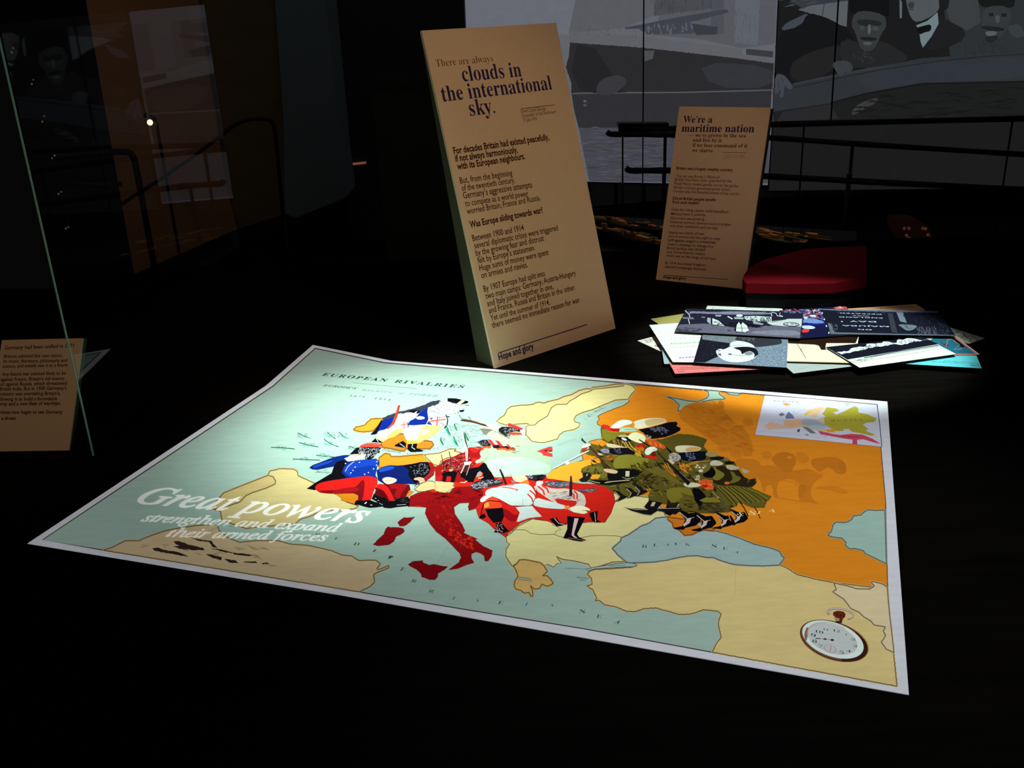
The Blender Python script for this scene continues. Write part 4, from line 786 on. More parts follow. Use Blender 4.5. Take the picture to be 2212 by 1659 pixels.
m.poly('560,1175 640,1195 740,1250 770,1290 730,1385 690,1380 620,1330 590,1250', (150, 16, 22), sm=1); m.poly('560,1170 700,1230 780,1260 740,1330 650,1260 600,1250', (206, 32, 26), sm=1)
m.poly('735,1240 800,1232 895,1225 990,1330 930,1335 860,1345 742,1388 775,1290', WH)
m.poly('890,1220 960,1245 1100,1262 1230,1250 1290,1290 1460,1285 1470,1310 1410,1352 1240,1335 1050,1342 1000,1330 930,1270', (208, 36, 28)); m.poly('900,1205 935,1145 1010,1165 1120,1195 1240,1230 1215,1258 1060,1252 930,1232', WH, sm=1); m.poly('1205,1225 1250,1222 1260,1250 1220,1262', (236, 130, 60))
m.poly('1262,1245 1310,1228 1370,1222 1440,1245 1464,1275 1400,1270 1440,1290 1390,1306 1340,1295 1280,1285', (238, 238, 200), sm=1); m.line('1380,1270 1440,1272', 4, (150, 80, 60))
m.poly('430,1200 450,1160 500,1135 550,1150 590,1200 610,1245 500,1255 430,1250', (230, 70, 38), sm=1); m.poly('430,1195 470,1180 480,1230 430,1250', (250, 150, 70)); m.line('590,1185 480,1175 430,1200 408,1260 400,1320', 8, BK)
m.poly('440,1255 520,1250 612,1245 622,1330 600,1380 520,1388 470,1330', BK); m.poly('390,1320 430,1300 450,1330 420,1350 385,1345', BK); m.poly('540,1395 600,1385 640,1440 672,1470 620,1490 525,1482 550,1440', BK); m.hatch('540,1400 600,1390 620,1480 540,1480', 16, (224, 176, 180), 34, 7, 50, 60)
m.poly('640,1370 760,1380 720,1440 660,1460 640,1430', (200, 34, 30))
m.poly('1235,1325 1410,1340 1370,1420 1330,1500 1350,1530 1420,1558 1370,1572 1300,1562 1240,1545 1195,1540 1235,1450', BK); m.poly('1305,1345 1345,1348 1305,1480 1300,1510 1335,1540 1305,1535 1275,1510', (222, 190, 192)); m.line('1240,1535 1400,1560', 4, (200, 120, 110))
m.poly('1060,1350 1130,1340 1165,1388 1225,1400 1200,1412 1130,1424', BK); m.line('1110,1345 1150,1395 1210,1408', 6, (220, 196, 196)); m.poly('1445,1295 1530,1275 1525,1360 1560,1385 1510,1388 1475,1370', BK); m.line('1500,1290 1510,1380', 6, (214, 190, 190))
m.poly('575,868 592,872 620,930 655,1020 630,1018 600,940', (52, 30, 34)); m.poly('1264,935 1276,935 1284,1000 1282,1135 1252,1132 1258,1010', (52, 30, 34)); m.poly('1370,590 1378,565 1395,590 1428,620 1410,622', (30, 60, 56))
m.line('1108,862 1200,815 1330,745 1445,692', 13, (204, 216, 220)); m.line('1108,868 1445,698', 4, (110, 80, 80)); m.ell(1238, 812, 22, 14, (226, 222, 200), -20, 12); m.poly('1375,665 1440,640 1460,655 1430,680 1380,690', (214, 196, 180), sm=1)
m.build('printed_austrian_figures', mp_); m.k = KL
# ghost cavalry
m.at(1560, 820, 3.771); GH1, GH2 = (201, 122, 31), (212, 130, 34)
m.poly('-60,200 0,290 60,360 200,400 260,560 240,640 90,600 0,560 -200,420 -380,300 -300,200 -150,180', (205, 124, 31), sm=2)
m.poly('-30,180 -10,160 20,200 10,260 60,300 100,360 60,360 -10,330 -50,250', (192, 114, 30), sm=1)
m.hatch('-300,200 0,200 200,420 240,600 0,520 -200,400', 40, (195, 117, 30), 120, 24, 20, 20)
for x, y, r in ((-110, 215, 26), (-10, 270, 30), (40, 370, 40), (-110, 330, 32), (80, 490, 46), (-150, 270, 34), (20, 480, 36), (120, 600, 44), (212, 349, 37), (10, 560, 34)): m.ell(x, y, r * 1.3, r, (209, 127, 34), 10, 18); m.ell(x, y, r * .8, r * .5, (203, 122, 32), 10, 14)
m.poly('100,640 290,650 330,720 290,800 200,820 120,720', (204, 124, 32), sm=1)
m.poly('285,720 340,700 430,705 480,720 560,745 620,740 700,722 790,770 830,790 780,815 750,840 725,880 722,940 745,985 780,1005 690,995 640,990 620,975 645,930 640,880 610,830 560,805 480,815 450,850 445,930 465,965 420,960 408,860 360,860 355,910 330,918 318,830 285,800', GH1, sm=1)
m.poly('620,850 700,850 660,960 620,975', (193, 116, 30), sm=1); m.poly('400,640 450,600 520,588 600,620 605,680 580,720 560,760 500,750 460,722 410,670', (194, 116, 31), sm=1)
m.poly('722,650 790,640 860,632 940,638 1000,670 1015,740 980,778 920,760 890,722 850,715 800,755 760,730 728,700', (198, 119, 31), sm=1); m.poly('940,650 1010,690 1010,765 960,770', (191, 115, 32), sm=1)
m.poly('600,590 680,600 720,650 660,690 600,650', (210, 128, 33), sm=1); m.poly('300,600 380,580 420,620 360,660', (209, 128, 33), sm=1)
m.poly('740,885 840,860 960,875 1040,920 980,932 900,905 820,895', (211, 129, 33), sm=1); m.line('440,960 620,990 780,1008', 8, (210, 128, 33)); m.line('480,820 700,860', 8, (210, 128, 33)); m.line('540,790 640,900', 5, (210, 128, 33)); m.hatch('540,740 900,760 940,800 540,800', 18, (215, 134, 39), 120, 4, 2, 5)
m.ell(548, 636, 20, 12, (216, 135, 37), 0, 12)
m.build('printed_ghost_cavalry', mp_); m.k = KL
# russian group
m.at(1200, 800, 4.366)
m.poly('435,515 430,600 450,650 500,690 440,720 330,690 240,760 310,800 440,830 430,870 300,900 245,930 238,960 290,1000 300,1045 430,1080 540,1150 700,1195 800,1170 868,1152 850,1110 900,1115 875,1180 880,1235 1010,1260 1100,1290 1190,1340 1360,1352 1500,1352 1660,1335 1640,1290 1730,1250 1800,1275 1870,1300 1975,1295 1990,1240 2032,1192 1960,1160 1850,1110 1900,1060 1880,980 1850,950 1740,900 1600,830 1440,770 1400,720 1430,650 1300,610 1150,600 1000,650 860,660 800,600 600,590', SGR, rough=3)
m.hatch('450,700 900,700 1400,900 1850,1000 1650,1320 1200,1320 900,1180 500,1100 300,960', 200, DGR, 90, 22, 25, 40)
m.hatch('450,700 900,700 1400,900 1850,1000 1650,1320 1200,1320 900,1180 500,1100 300,960', 140, (122, 112, 44), 80, 14, 25, 40)
m.at(1440, 960, 8.732)
m.poly('900,430 1080,400 1200,480 1400,500 1570,530 1700,720 1640,790 1500,820 1200,800 900,760 860,640', DGR, sm=1)
m.poly('860,440 900,430 960,480 1060,530 1100,580 1050,640 960,690 860,660 900,580', (122, 120, 40), sm=1); m.poly('1190,500 1280,530 1300,590 1400,620 1390,680 1250,740 1170,730 1250,660 1230,590', (110, 106, 38), sm=1); m.poly('1500,600 1580,640 1560,720 1500,740 1540,680', (84, 78, 34), sm=1); m.poly('660,580 820,430 860,420 940,540 880,620 760,640', BK, sm=1)
m.poly('900,780 1300,780 1600,830 1980,985 1930,1060 1860,1090 1850,1185 1650,1180 1500,1130 1360,1060 1320,1180 1100,1120 1000,960', (100, 92, 34))
for i in range(16):
    x0, y0 = 920 + i * 40, 790 + (i % 4) * 6 + i * 2; x1, y1 = 1240 + i * 46, 1130 - i * 6 + (i % 3) * 16
    m.line([(x0, y0), ((x0 + x1) / 2, (y0 + y1) / 2 - 20), (x1, y1)], 15, (136, 128, 44) if i % 2 else (52, 44, 22))
m.poly('470,850 600,830 680,900 752,1000 620,1050 700,1100 660,1200 540,1120 520,1000', BK); m.poly('620,1060 750,1000 960,1020 1030,1080 1000,1100 680,1095', (128, 120, 44)); m.poly('690,1100 1000,1105 1080,1260 900,1300 760,1270 640,1200', (60, 50, 26)); m.hatch('680,1110 1020,1110 1100,1250 760,1280', 30, (104, 94, 38), 160, 14, 6, 8)
m.poly('0,840 300,800 470,840 500,980 400,960 240,900 330,980 280,1060 100,1120 0,1000', (126, 116, 38), sm=1); m.poly('230,1040 330,980 500,1020 620,1180 560,1300 420,1290 260,1180', (104, 94, 34), sm=1); m.hatch('240,1040 520,1040 620,1260 400,1280', 26, DGR, 150, 14, 12, 14)
m.poly('0,1150 60,1140 220,1090 240,1160 180,1280 60,1350 -40,1300', BK); m.poly('180,1190 215,1125 240,1140 210,1190', (196, 186, 150)); m.line('-160,1230 20,1250 120,1230 200,1210', 10, (180, 180, 170))
for dx, dy, s_ in ((0, 0, 1.15), (330, 60, 1.05), (720, 55, .92), (980, -10, .9)):
    def B_(l): return [(250 + dx + (x) * s_, 1270 + dy + (y) * s_) for x, y in l]
    m.poly(B_([(-60, -60), (150, 30), (260, 20), (330, 120), (340, 160), (260, 230), (90, 270), (60, 300), (-80, 290), (-110, 270), (40, 240), (90, 130), (20, 50)]), BK)
    m.line(B_([(-10, 10), (60, 70), (130, 130)]), 18, (190, 176, 160)); m.poly(B_([(110, 120), (190, 100), (160, 190), (110, 220), (70, 250), (50, 215), (100, 170)]), (208, 190, 180)); m.line(B_([(120, 130), (240, 95)]), 7, (200, 196, 186))
m.line('1360,1060 1460,1200 1540,1360', 18, (40, 24, 18)); m.line('1655,1185 1720,1290 1765,1400', 15, (46, 26, 18)); m.line('860,890 970,1010', 10, (180, 170, 150)); m.line('985,1010 1060,1120 1150,1290', 26, (44, 36, 30)); m.line('1150,1290 1210,1450', 18, (204, 140, 56)); m.line('1000,1010 1150,1290', 6, (150, 150, 150)); m.ell(975, 1008, 24, 14, (226, 140, 70), 0, 10)
m.poly('150,80 180,35 300,22 460,25 620,50 662,85 600,130 400,150 200,160', (226, 222, 184), sm=1); m.poly('380,60 600,50 655,88 560,130 340,145', (212, 172, 106), sm=1)
m.poly('190,170 400,150 700,130 780,140 720,190 760,270 640,320 420,330 260,290', (16, 18, 30), sm=1); m.hatch('340,160 540,170 560,290 400,310', 60, (130, 136, 168), 34, 12, 40, 60); m.poly('35,215 60,180 130,160 190,170 270,230 260,300 150,330 60,290', (186, 182, 160), sm=1); m.hatch('60,200 220,190 270,280 130,320', 40, (70, 78, 130), 60, 9, -20, 30)
m.poly('20,290 60,285 160,350 110,385 40,320', (214, 190, 160)); m.poly('720,190 780,135 900,150 985,190 940,235 800,245', (164, 146, 94), sm=1); m.poly('780,250 1080,232 1090,265 1000,300 860,300', (20, 22, 36), sm=1); m.poly('1070,265 1130,240 1195,285 1150,320 1090,310', (132, 118, 66), sm=1); m.poly('1080,340 1180,320 1300,335 1260,370 1130,390', (24, 20, 20), sm=1)
m.poly('800,390 840,320 920,300 1020,330 1080,370 1020,405 860,408', (212, 206, 178), sm=1); m.poly('1100,400 1220,388 1390,440 1330,485 1160,490', (196, 186, 152), sm=1); m.poly('1400,460 1440,460 1575,515 1520,545 1450,550', (178, 172, 144), sm=1); m.hatch('820,340 1060,350 1040,400 850,400', 16, (140, 130, 104), 60, 5, 10, 30); m.hatch('1130,400 1370,440 1320,480 1170,480', 16, (130, 120, 94), 60, 5, 10, 20)
m.poly('500,330 640,360 820,350 840,470 700,560 600,540 500,450', (116, 104, 42), sm=1)
for x, y in ((580, 400), (620, 440), (560, 435), (690, 450), (645, 505)): m.ell(x, y, 24 if y < 480 else 44, 16 if y < 480 else 28, (220, 216, 190), 0, 12)
m.ell(655, 402, 18, 18, (180, 50, 40), 0, 10); m.hatch('500,590 640,600 620,690 520,670', 26, (216, 212, 190), 44, 14, 60, 60); m.hatch('690,390 760,400 740,460 700,450', 10, (206, 206, 196), 50, 7, 70, 10)
for a in ('250,460 420,370 560,330 820,320', '280,490 440,390 600,340', '0,330 60,470 180,600', '-20,380 30,500 160,610'): m.line(a, 14, (216, 146, 44))
m.hatch('220,340 420,400 490,500 400,560 280,480', 40, (226, 150, 44), 90, 13, 60, 40)
m.poly('560,730 700,650 840,680 870,720 850,760 900,800 880,870 760,850 680,820', (214, 84, 36), sm=1); m.hatch('600,700 860,690 880,860 700,840', 50, (238, 150, 60), 60, 10, 30, 50); m.poly('660,760 800,770 780,820 690,830', (196, 30, 20), sm=1); m.poly('1090,710 1180,710 1200,745 1130,770 1090,750', (222, 100, 50), sm=1)
m.poly('310,750 380,720 560,730 650,765 640,800 440,828 330,790', (214, 214, 182), sm=1)
m.at(1250, 860, 8.732)
m.poly('430,600 470,590 740,640 900,660 880,740 660,760 680,860 560,840 460,770', (126, 124, 38), sm=1); m.poly('560,840 640,780 1000,840 1060,900 860,960 600,900', (70, 58, 26))
m.hatch('600,780 900,830 1050,960 700,900', 24, (184, 150, 50), 90, 12, 80, 14)
m.poly('760,590 800,560 960,555 1060,580 1110,620 1060,640 760,645', (176, 216, 192), sm=0); m.text('FENLA', (865, 608), (1075, 612), (90, 120, 110), 'italic', 1.0, .01)
m.poly('450,500 560,515 600,560 700,580 775,590 760,650 600,640 470,570 440,540', (214, 46, 38)); m.poly('600,560 780,590 760,640 640,630 590,600', (190, 20, 18)); m.line('580,635 760,650', 8, (228, 130, 50))
m.poly('590,565 660,500 760,430 860,412 960,425 1020,455 990,500 900,515 820,545 740,580 620,575', (236, 246, 234), sm=1); m.poly('1020,455 1200,400 1400,378 1600,385 1660,430 1640,470 1400,530 1200,580 1100,590 1040,560 1060,500', (240, 240, 206), sm=1); m.poly('1240,430 1380,390 1600,388 1655,435 1600,470 1400,520 1290,540 1250,480', (216, 194, 128), sm=1); m.hatch('1000,480 1090,500 1090,590 1020,560', 12, (232, 180, 60), 50, 9, 60, 30)
m.poly('1125,600 1300,570 1500,520 1700,460 1840,452 1870,490 1840,530 1925,570 1910,620 1800,680 1640,740 1400,775 1290,750 1220,660', (16, 15, 20)); m.hatch('1330,560 1560,540 1700,620 1600,700 1380,620', 90, (112, 116, 140), 50, 14, 30, 60); m.hatch('1250,700 1370,700 1380,770 1270,760', 16, (206, 212, 220), 36, 10, 20, 60)
m.poly('700,760 720,740 830,730 920,745 1000,800 980,825 860,815 760,790', (20, 22, 26)); m.poly('800,750 860,755 925,800 880,812 820,790', (214, 226, 236), sm=1)
m.poly('760,700 920,700 960,740 900,745 740,740', (204, 170, 126), sm=1)
m.poly('1070,900 1180,870 1270,900 1250,960 1200,980 1110,960', (186, 30, 24)); m.hatch('1040,930 1220,940 1220,1080 1080,1060', 40, (230, 160, 44), 80, 12, 60, 30)
m.poly('920,740 960,690 1040,650 1120,655 1220,700 1268,760 1250,830 1220,850 1150,860 1060,830 960,780', (240, 240, 190), sm=1)
m.poly('1270,820 1320,780 1450,800 1620,900 1640,950 1600,970 1340,900', (216, 88, 34)); 
for x in (1340, 1440, 1530): m.line([(x, 830 + (x - 1340) * .2), (x + 30, 880 + (x - 1340) * .3)], 12, (240, 180, 70))
m.poly('1640,920 1760,1020 1740,1060 1660,960', BK)
m.line('1140,790 1340,920', 22, (34, 24, 22)); m.poly('1480,1000 1560,1100 1900,1400 2110,1600 2060,1660 1700,1260 1500,1060', (30, 22, 22)); m.line('1500,1020 1700,1200 2080,1560', 7, (92, 56, 44)); m.line('1900,1400 2080,1560', 5, (170, 170, 180))
m.poly('1240,1050 1260,970 1330,930 1420,920 1490,965 1470,1000 1400,1010 1350,1060 1300,1090', (232, 242, 220), sm=1); m.line('1390,985 1480,970', 5, (60, 60, 60)); m.poly('1240,1075 1340,1090 1480,1110 1480,1150 1400,1165 1250,1120', (206, 40, 26), sm=1); m.poly('1360,1040 1440,1010 1470,1110 1370,1110', (120, 30, 18), sm=1)
for a in ('840,830 900,930 1000,1030 1150,1120', '880,830 940,930 1040,1030 1190,1110', '940,830 1010,930 1080,990', '1620,1240 1680,1360 1760,1440 1860,1490', '1600,1280 1660,1390 1780,1470'): m.line(a, 14, (226, 190, 60) if a[0] != '1' else (222, 130, 40))
m.poly('500,860 640,870 860,930 940,950 560,950', (214, 196, 160), sm=1); m.poly('560,950 900,940 960,960 1100,1060 960,1070 720,1080 560,1040', (20, 18, 26), sm=1); m.hatch('660,950 800,960 800,1060 700,1050', 36, (110, 108, 130), 40, 12, 50, 50); m.poly('400,1000 450,960 560,970 585,1010 560,1050 460,1040', (150, 150, 176), sm=1); m.hatch('420,980 570,980 570,1040 440,1030', 20, (80, 84, 110), 60, 7, 20, 10); m.poly('350,1040 420,1050 470,1080 420,1090 360,1070', (204, 176, 150), sm=1)
m.hatch('500,1090 700,1090 620,1200 500,1180', 24, (206, 116, 46), 80, 12, -20, 40)
m.poly('660,1180 720,1110 860,1070 1000,1075 1180,1120 1340,1150 1300,1240 1160,1260 1190,1390 1120,1340 1040,1250 960,1330 800,1340 650,1330', (134, 128, 44), sm=1); m.hatch('900,1230 1300,1200 1300,1330 940,1330', 14, DGR, 110, 22, 40, 30)
m.poly('60,1350 120,1290 300,1290 440,1310 470,1370 560,1440 500,1540 380,1500 300,1420 100,1400', (112, 104, 44), sm=1); m.hatch('100,1340 420,1340 500,1480 340,1440', 14, DGR, 90, 20, 70, 30)
m.poly('220,1520 260,1450 410,1450 400,1490 370,1530 240,1540', (232, 156, 40)); m.poly('70,1420 200,1410 240,1460 200,1530 160,1580 60,1590 0,1550 80,1500', (30, 28, 24)); m.poly('150,1440 180,1430 165,1480 140,1480', (170, 150, 140))
m.poly('540,1430 760,1340 840,1340 1100,1360 1180,1420 1080,1480 1000,1560 960,1590 820,1620 600,1650 380,1640 190,1580 200,1550 560,1560', (18, 18, 18)); m.poly('885,1385 960,1385 955,1490 880,1490', (206, 200, 164)); m.line('185,1560 300,1590 400,1612', 10, (210, 196, 150)); m.line('490,1608 640,1585 800,1570 960,1560', 10, (210, 196, 150)); m.line('820,1500 900,1530 1050,1508', 8, (200, 190, 150)); m.line('520,1590 840,1560 980,1540', 6, (190, 180, 140))
m.poly('460,1350 540,1340 700,1365 750,1400 700,1440 560,1420 480,1385', (214, 184, 146), sm=1)
m.line('195,915 340,1060 460,1230 590,1330', 34, (58, 34, 30)); m.line('210,930 360,1090 480,1260', 8, (116, 64, 52)); m.poly('360,860 450,945 420,940 380,900', (30, 26, 24)); m.poly('50,940 100,870 190,850 240,890 200,920 80,960', (206, 214, 196), sm=1); m.poly('50,960 180,930 130,1000 70,1000', (176, 60, 50)); m.poly('40,750 70,770 140,855 100,840', (30, 60, 56))
m.hatch('1000,1490 1400,1420 1500,1640 1020,1650', 70, (56, 46, 22), 120, 20, -15, 14); m.hatch('1000,1490 1400,1420 1500,1640 1020,1650', 20, (110, 98, 42), 130, 10, -15, 14); m.poly('1240,1340 1500,1330 1700,1400 1980,1640 1840,1640 1640,1520 1400,1440', (110, 98, 40))
m.at(1200, 800, 4.366)
m.poly('640,1292 720,1305 850,1312 960,1298 1000,1305 1180,1300 1190,1320 1130,1365 1060,1345 960,1330 900,1370 830,1362 720,1330', (22, 20, 22)); m.line('640,1295 760,1318 870,1318', 5, (200, 196, 180)); m.line('960,1310 1170,1306', 5, (170, 170, 160)); m.poly('835,1292 885,1228 1010,1255 965,1300 860,1312', (22, 20, 20)); m.poly('915,1245 945,1250 925,1290 895,1285', (196, 180, 160)); m.poly('1050,1280 1060,1215 1090,1260 1160,1245 1150,1290 1090,1300', (40, 32, 18))
for dx, dy in ((0, 0), (110, -30), (190, -50)): m.poly([(540 + dx, 1135 + dy), (600 + dx, 1145 + dy), (640 + dx, 1180 + dy), (685 + dx, 1195 + dy), (650 + dx, 1215 + dy), (590 + dx, 1240 + dy), (560 + dx, 1240 + dy), (600 + dx, 1200 + dy)], (26, 22, 20)); m.line([(560 + dx, 1150 + dy), (605 + dx, 1195 + dy), (580 + dx, 1235 + dy)], 8, (170, 160, 146))
m.build('printed_russian_figures', mp_); m.k = KL
# inset map ----------------------------------------------------------
m.at(1560, 820, 3.771); OL = (176, 168, 60)
m.poly('345,130 700,155 1262,206 1285,380 1300,550 800,500 268,451', (206, 208, 224), edge=(120, 110, 120), ew=3)
for a in ('290,440 500,330 780,175', '270,420 560,440 900,500', '870,180 880,250', '1040,200 1160,260', '640,470 520,330', '760,180 740,230'): m.line(a, 1.5, (168, 170, 184))
m.poly('830,262 850,226 930,238 955,256 900,270 930,285 905,298 990,262 1040,235 1082,218 1106,232 1112,270 1180,282 1258,318 1240,348 1180,350 1145,368 1190,402 1168,418 1250,452 1215,458 1130,440 1060,428 1020,400 985,420 930,422 880,396 820,372 778,356 805,330 842,300 812,280', OL)
m.poly('500,332 560,328 640,320 690,318 780,325 830,300 840,425 780,422 740,400 704,376 768,440 720,440 650,388 570,400 440,404 380,410 340,384 390,346 500,374', (206, 188, 164))
m.poly('665,285 690,260 740,240 800,225 842,228 800,262 765,308 738,312 720,280 690,292', (226, 190, 150)); m.poly('665,280 690,262 740,252 700,288 680,295', (228, 186, 80))
m.poly('640,335 680,320 770,330 805,352 865,378 868,395 800,402 740,402 700,380 640,365', (160, 172, 188)); m.poly('700,370 860,380 865,396 760,404', (170, 190, 200))
m.poly('500,335 560,330 640,322 650,370 560,395 520,372', (222, 176, 140)); m.poly('340,382 390,348 500,378 440,402 380,408', (226, 184, 156))
m.poly('515,300 540,262 572,288 590,318 520,322', (110, 120, 160)); m.poly('458,285 490,270 512,288 480,302', (120, 116, 136)); m.hatch('440,260 600,260 590,310 460,300', 10, (100, 104, 120), 20, 3, 40, 60); m.poly('490,198 520,190 562,205 520,217', (206, 160, 90))
m.poly('780,418 840,430 900,445 960,453 1050,444 1140,450 1222,482 1292,526 1240,515 1150,488 1100,492 1100,532 1060,526 1062,492 980,480 900,465 800,445', (204, 74, 96), sm=0); m.poly('830,410 920,400 920,432 860,432', (226, 160, 60))
m.poly('650,382 700,392 768,440 720,440', (110, 124, 128)); m.poly('610,410 635,402 630,430 612,428', (80, 84, 110)); m.poly('670,445 712,452 690,458', (110, 116, 130)); m.poly('985,405 1040,402 1030,416 990,418', (196, 200, 214)); m.poly('1000,190 1050,195 1010,220', (170, 196, 170)); m.hatch('800,445 860,450 850,480 820,480', 12, (140, 140, 160), 20, 4, 50, 60)
m.text('GENERAL MAP', (450, 160), (595, 168), (150, 146, 160), 'serif', .7, -.01); m.text('EUROPE', (418, 178), (628, 190), (110, 106, 122), 'serif', .7, -.01, 1.2)
m.text('R U S S I A', (890, 342), (1150, 332), (120, 110, 40), 'serif', .8); m.text('TURKEY', (975, 470), (1110, 474), (130, 30, 50), 'serif', .8)
m.line('1262,206 1285,380 1300,550', 6, (60, 54, 60)); m.build('inset_map', mp_); m.k = KL
# pocket watch picture ------------------------------------------------
m.at(1700, 1290, 7.214); RB, WT = (84, 46, 34), (222, 244, 236)
m.ell(745, 690, 556, 300, (196, 176, 100), 17, 40); 
m.ell(732, 684, 553, 292, RB, 19, 48); m.ell(728, 680, 536, 276, (120, 78, 56), 19, 48)
m.poly([(732 + 545 * math.cos(math.radians(t)) * math.cos(.33) - 285 * math.sin(math.radians(t)) * math.sin(.33), 684 + 545 * math.cos(math.radians(t)) * math.sin(.33) + 285 * math.sin(math.radians(t)) * math.cos(.33)) for t in range(-60, 70, 8)], (64, 32, 24))
m.ell(716, 664, 500, 262, WT, 20, 48); m.poly('262,600 300,470 340,480 320,640 290,700', (150, 110, 104), sm=1); m.ell(706, 656, 408, 218, (206, 190, 190), 20, 48); m.ell(710, 660, 392, 206, (196, 208, 206), 20, 48)
m.line([(716 + 410 * math.cos(math.radians(t)) * .94 - 230 * math.sin(math.radians(t)) * .34 - 8, 660 + 410 * math.cos(math.radians(t)) * .34 + 230 * math.sin(math.radians(t)) * .94 - 6) for t in range(170, 300, 10)], 6, (150, 110, 110))
NUM = (60, 42, 52)
for t_, x, y, wd in (('12', 765, 545, 118), ('1', 918, 598, 40), ('2', 1030, 680, 62), ('3', 1060, 785, 58), ('4', 960, 862, 66), ('5', 848, 885, 68), ('7', 518, 790, 72), ('8', 425, 715, 78), ('9', 405, 622, 78), ('10', 492, 562, 138), ('11', 600, 520, 86)): m.text(t_, (x - wd / 2, y - wd * .1), (x + wd / 2, y + wd * .1), NUM, 'serif', .72, -.012)
m.line('440,648 520,650', 12, NUM); m.line('520,650 720,672', 4, (120, 96, 104)); m.ell(592, 658, 30, 12, NUM, 5, 12); m.ell(705, 672, 30, 16, NUM, 5, 14)
m.ell(672, 808, 105, 66, (190, 180, 184), 20, 30); m.ell(672, 808, 84, 50, (200, 204, 204), 20, 26); m.line('684,760 672,850', 7, (120, 90, 96)); m.hatch('590,760 770,800 760,860 600,840', 16, (150, 120, 120), 20, 4, 80, 60)
m.line([(832 + 200 * math.cos(math.radians(t)) * .985 - 78 * math.sin(math.radians(t)) * .17, 262 + 200 * math.cos(math.radians(t)) * .17 + 78 * math.sin(math.radians(t)) * .985) for t in range(150, 420, 9)], 26, (128, 96, 92)); m.line([(832 + 198 * math.cos(math.radians(t)) * .985 - 76 * math.sin(math.radians(t)) * .17, 260 + 198 * math.cos(math.radians(t)) * .17 + 76 * math.sin(math.radians(t)) * .985) for t in range(155, 415, 9)], 14, (226, 206, 206))
m.poly('735,320 800,310 875,335 850,400 810,405 755,385', (176, 140, 110)); m.poly('820,320 875,335 850,405 815,400', RB); m.poly('712,262 730,232 790,215 880,228 918,272 900,320 860,345 790,335 728,300', (104, 44, 26), sm=1); m.hatch('730,240 900,250 880,330 760,310', 14, (60, 22, 16), 60, 10, 80, 14); m.poly('760,378 850,380 855,412 770,400', (50, 36, 26))
m.build('pocket_watch_picture', mp_); m.k = KL
# ------------------------------------------------------------------ the pile of cards
M_card = print_mat('printed_card_face', diffuse=1.0, gloss=.0, grain=.03, gscale=60)
M_core = mat('card_edge', (70, 64, 60), .7, .1)
def K(x, y): return (1740 + x / 5.53, 640 + y / 5.53)
def J(x, y): return (1360 + x / 5.53, 640 + y / 5.53)
CI = [0]
def card(label, corners, base, edge=None):
    i = CI[0]; CI[0] += 1; z = TZ + .0016 + i * .00135; hz_ = on_z(z)
    P = [hz_(*a) for a in corners]; c0 = sum(P, Vector()) / 4
    t = thing('picture_card', label, 'card', Vector((c0.x, c0.y, z - .0012)), 'loose pile of picture cards')
    fc = solid('card_core', [p_ for p_ in P], (0, 0, -.0012), edge or M_core, t)
    p = Print(hz_, (0, 0, 1), 1e-5, M_card); p.poly(corners, base); p.at(1360, 640, 5.53); return fc, p
M_pk = mat('deep_pink_edge', (120, 20, 30), .7, .1)
def KK(s): return [(a + 2101.4, b) for a, b in pts(s)]     # right-hand crop shares the left crop's scale
t, p = card('white card with small black print, at the far left corner of the pile', [J(93, 530), J(330, 470), J(700, 600), J(400, 672)], (226, 224, 216))
p.hatch('160,520 300,495 330,530 200,560', 60, (40, 38, 36), 18, 6, 60, 50); p.hatch('300,570 370,575 375,620 300,590', 20, (30, 28, 26), 30, 8, 0, 60); p.build('printed_face', t)
t, p = card('cream card covered in small line drawings at the far right corner of the pile', [K(1720, 370), K(2140, 502), K(1955, 568), K(1560, 470)], (214, 222, 200))
p.hatch(KK('1760,400 2100,505 1960,555 1800,470'), 60, (60, 62, 58), 50, 6, 0, 60); p.line(KK('1790,440 1850,420'), 4, (60, 60, 58)); p.line(KK('1750,395 2090,500'), 4, (120, 120, 110)); p.build('printed_face', t)
t, p = card('olive green card peeping out at the upper left of the pile', [J(248, 270), J(640, 208), J(900, 300), J(420, 380)], (168, 164, 96)); p.build('printed_face', t)
t, p = card('white card with a row of tiny text at the top left back of the pile', [J(930, 112), J(1816, 147), J(1900, 230), J(890, 200)], (226, 238, 228))
p.hatch('985,125 1700,150 1700,165 985,150', 130, (110, 116, 130), 14, 3, 60, 60); p.hatch('970,150 1110,155 1110,162 970,158', 20, (30, 30, 40), 14, 5, 60, 60); p.build('printed_face', t)
t, p = card('pale orange card with brown text at the top right back of the pile', [K(500, 148), K(1320, 94), K(1432, 166), K(600, 230)], (236, 186, 132))
p.hatch(KK('860,140 1180,110 1330,110 1340,130 900,155'), 130, (96, 50, 30), 16, 4, 60, 60); p.build('printed_face', t)
t, p = card('grey blue card with its plain lower left corner showing', [J(375, 560), J(1000, 560), J(1010, 800), J(412, 808)], (156, 186, 190)); p.build('printed_face', t)
t, p = card('salmon pink card with small upside down writing at the front left', [J(470, 790), J(1700, 770), J(1790, 860), J(545, 926)], (224, 128, 126), M_pk)
p.text('Indian tiger Rudyard Kipling', (1060, 848), (560, 862), (110, 30, 40), 'sans', 1.0, .02) if False else None
p.text('British writer Rudyard Kipling', (1062, 852), (560, 874), (110, 30, 40), 'sans', .8, .02); p.text('published his poem', (935, 838), (600, 852), (110, 30, 40), 'sans', .8, .02); p.text('1910', (655, 895), (572, 900), (60, 14, 20), 'sans', .8, .03); p.build('printed_face', t)
t, p = card('pale grey card with faint cracks at the front middle', [J(1700, 700), J(2500, 700), J(2702, 832), J(1958, 922)], (176, 188, 186)); p.at(1360, 640, 5.53)
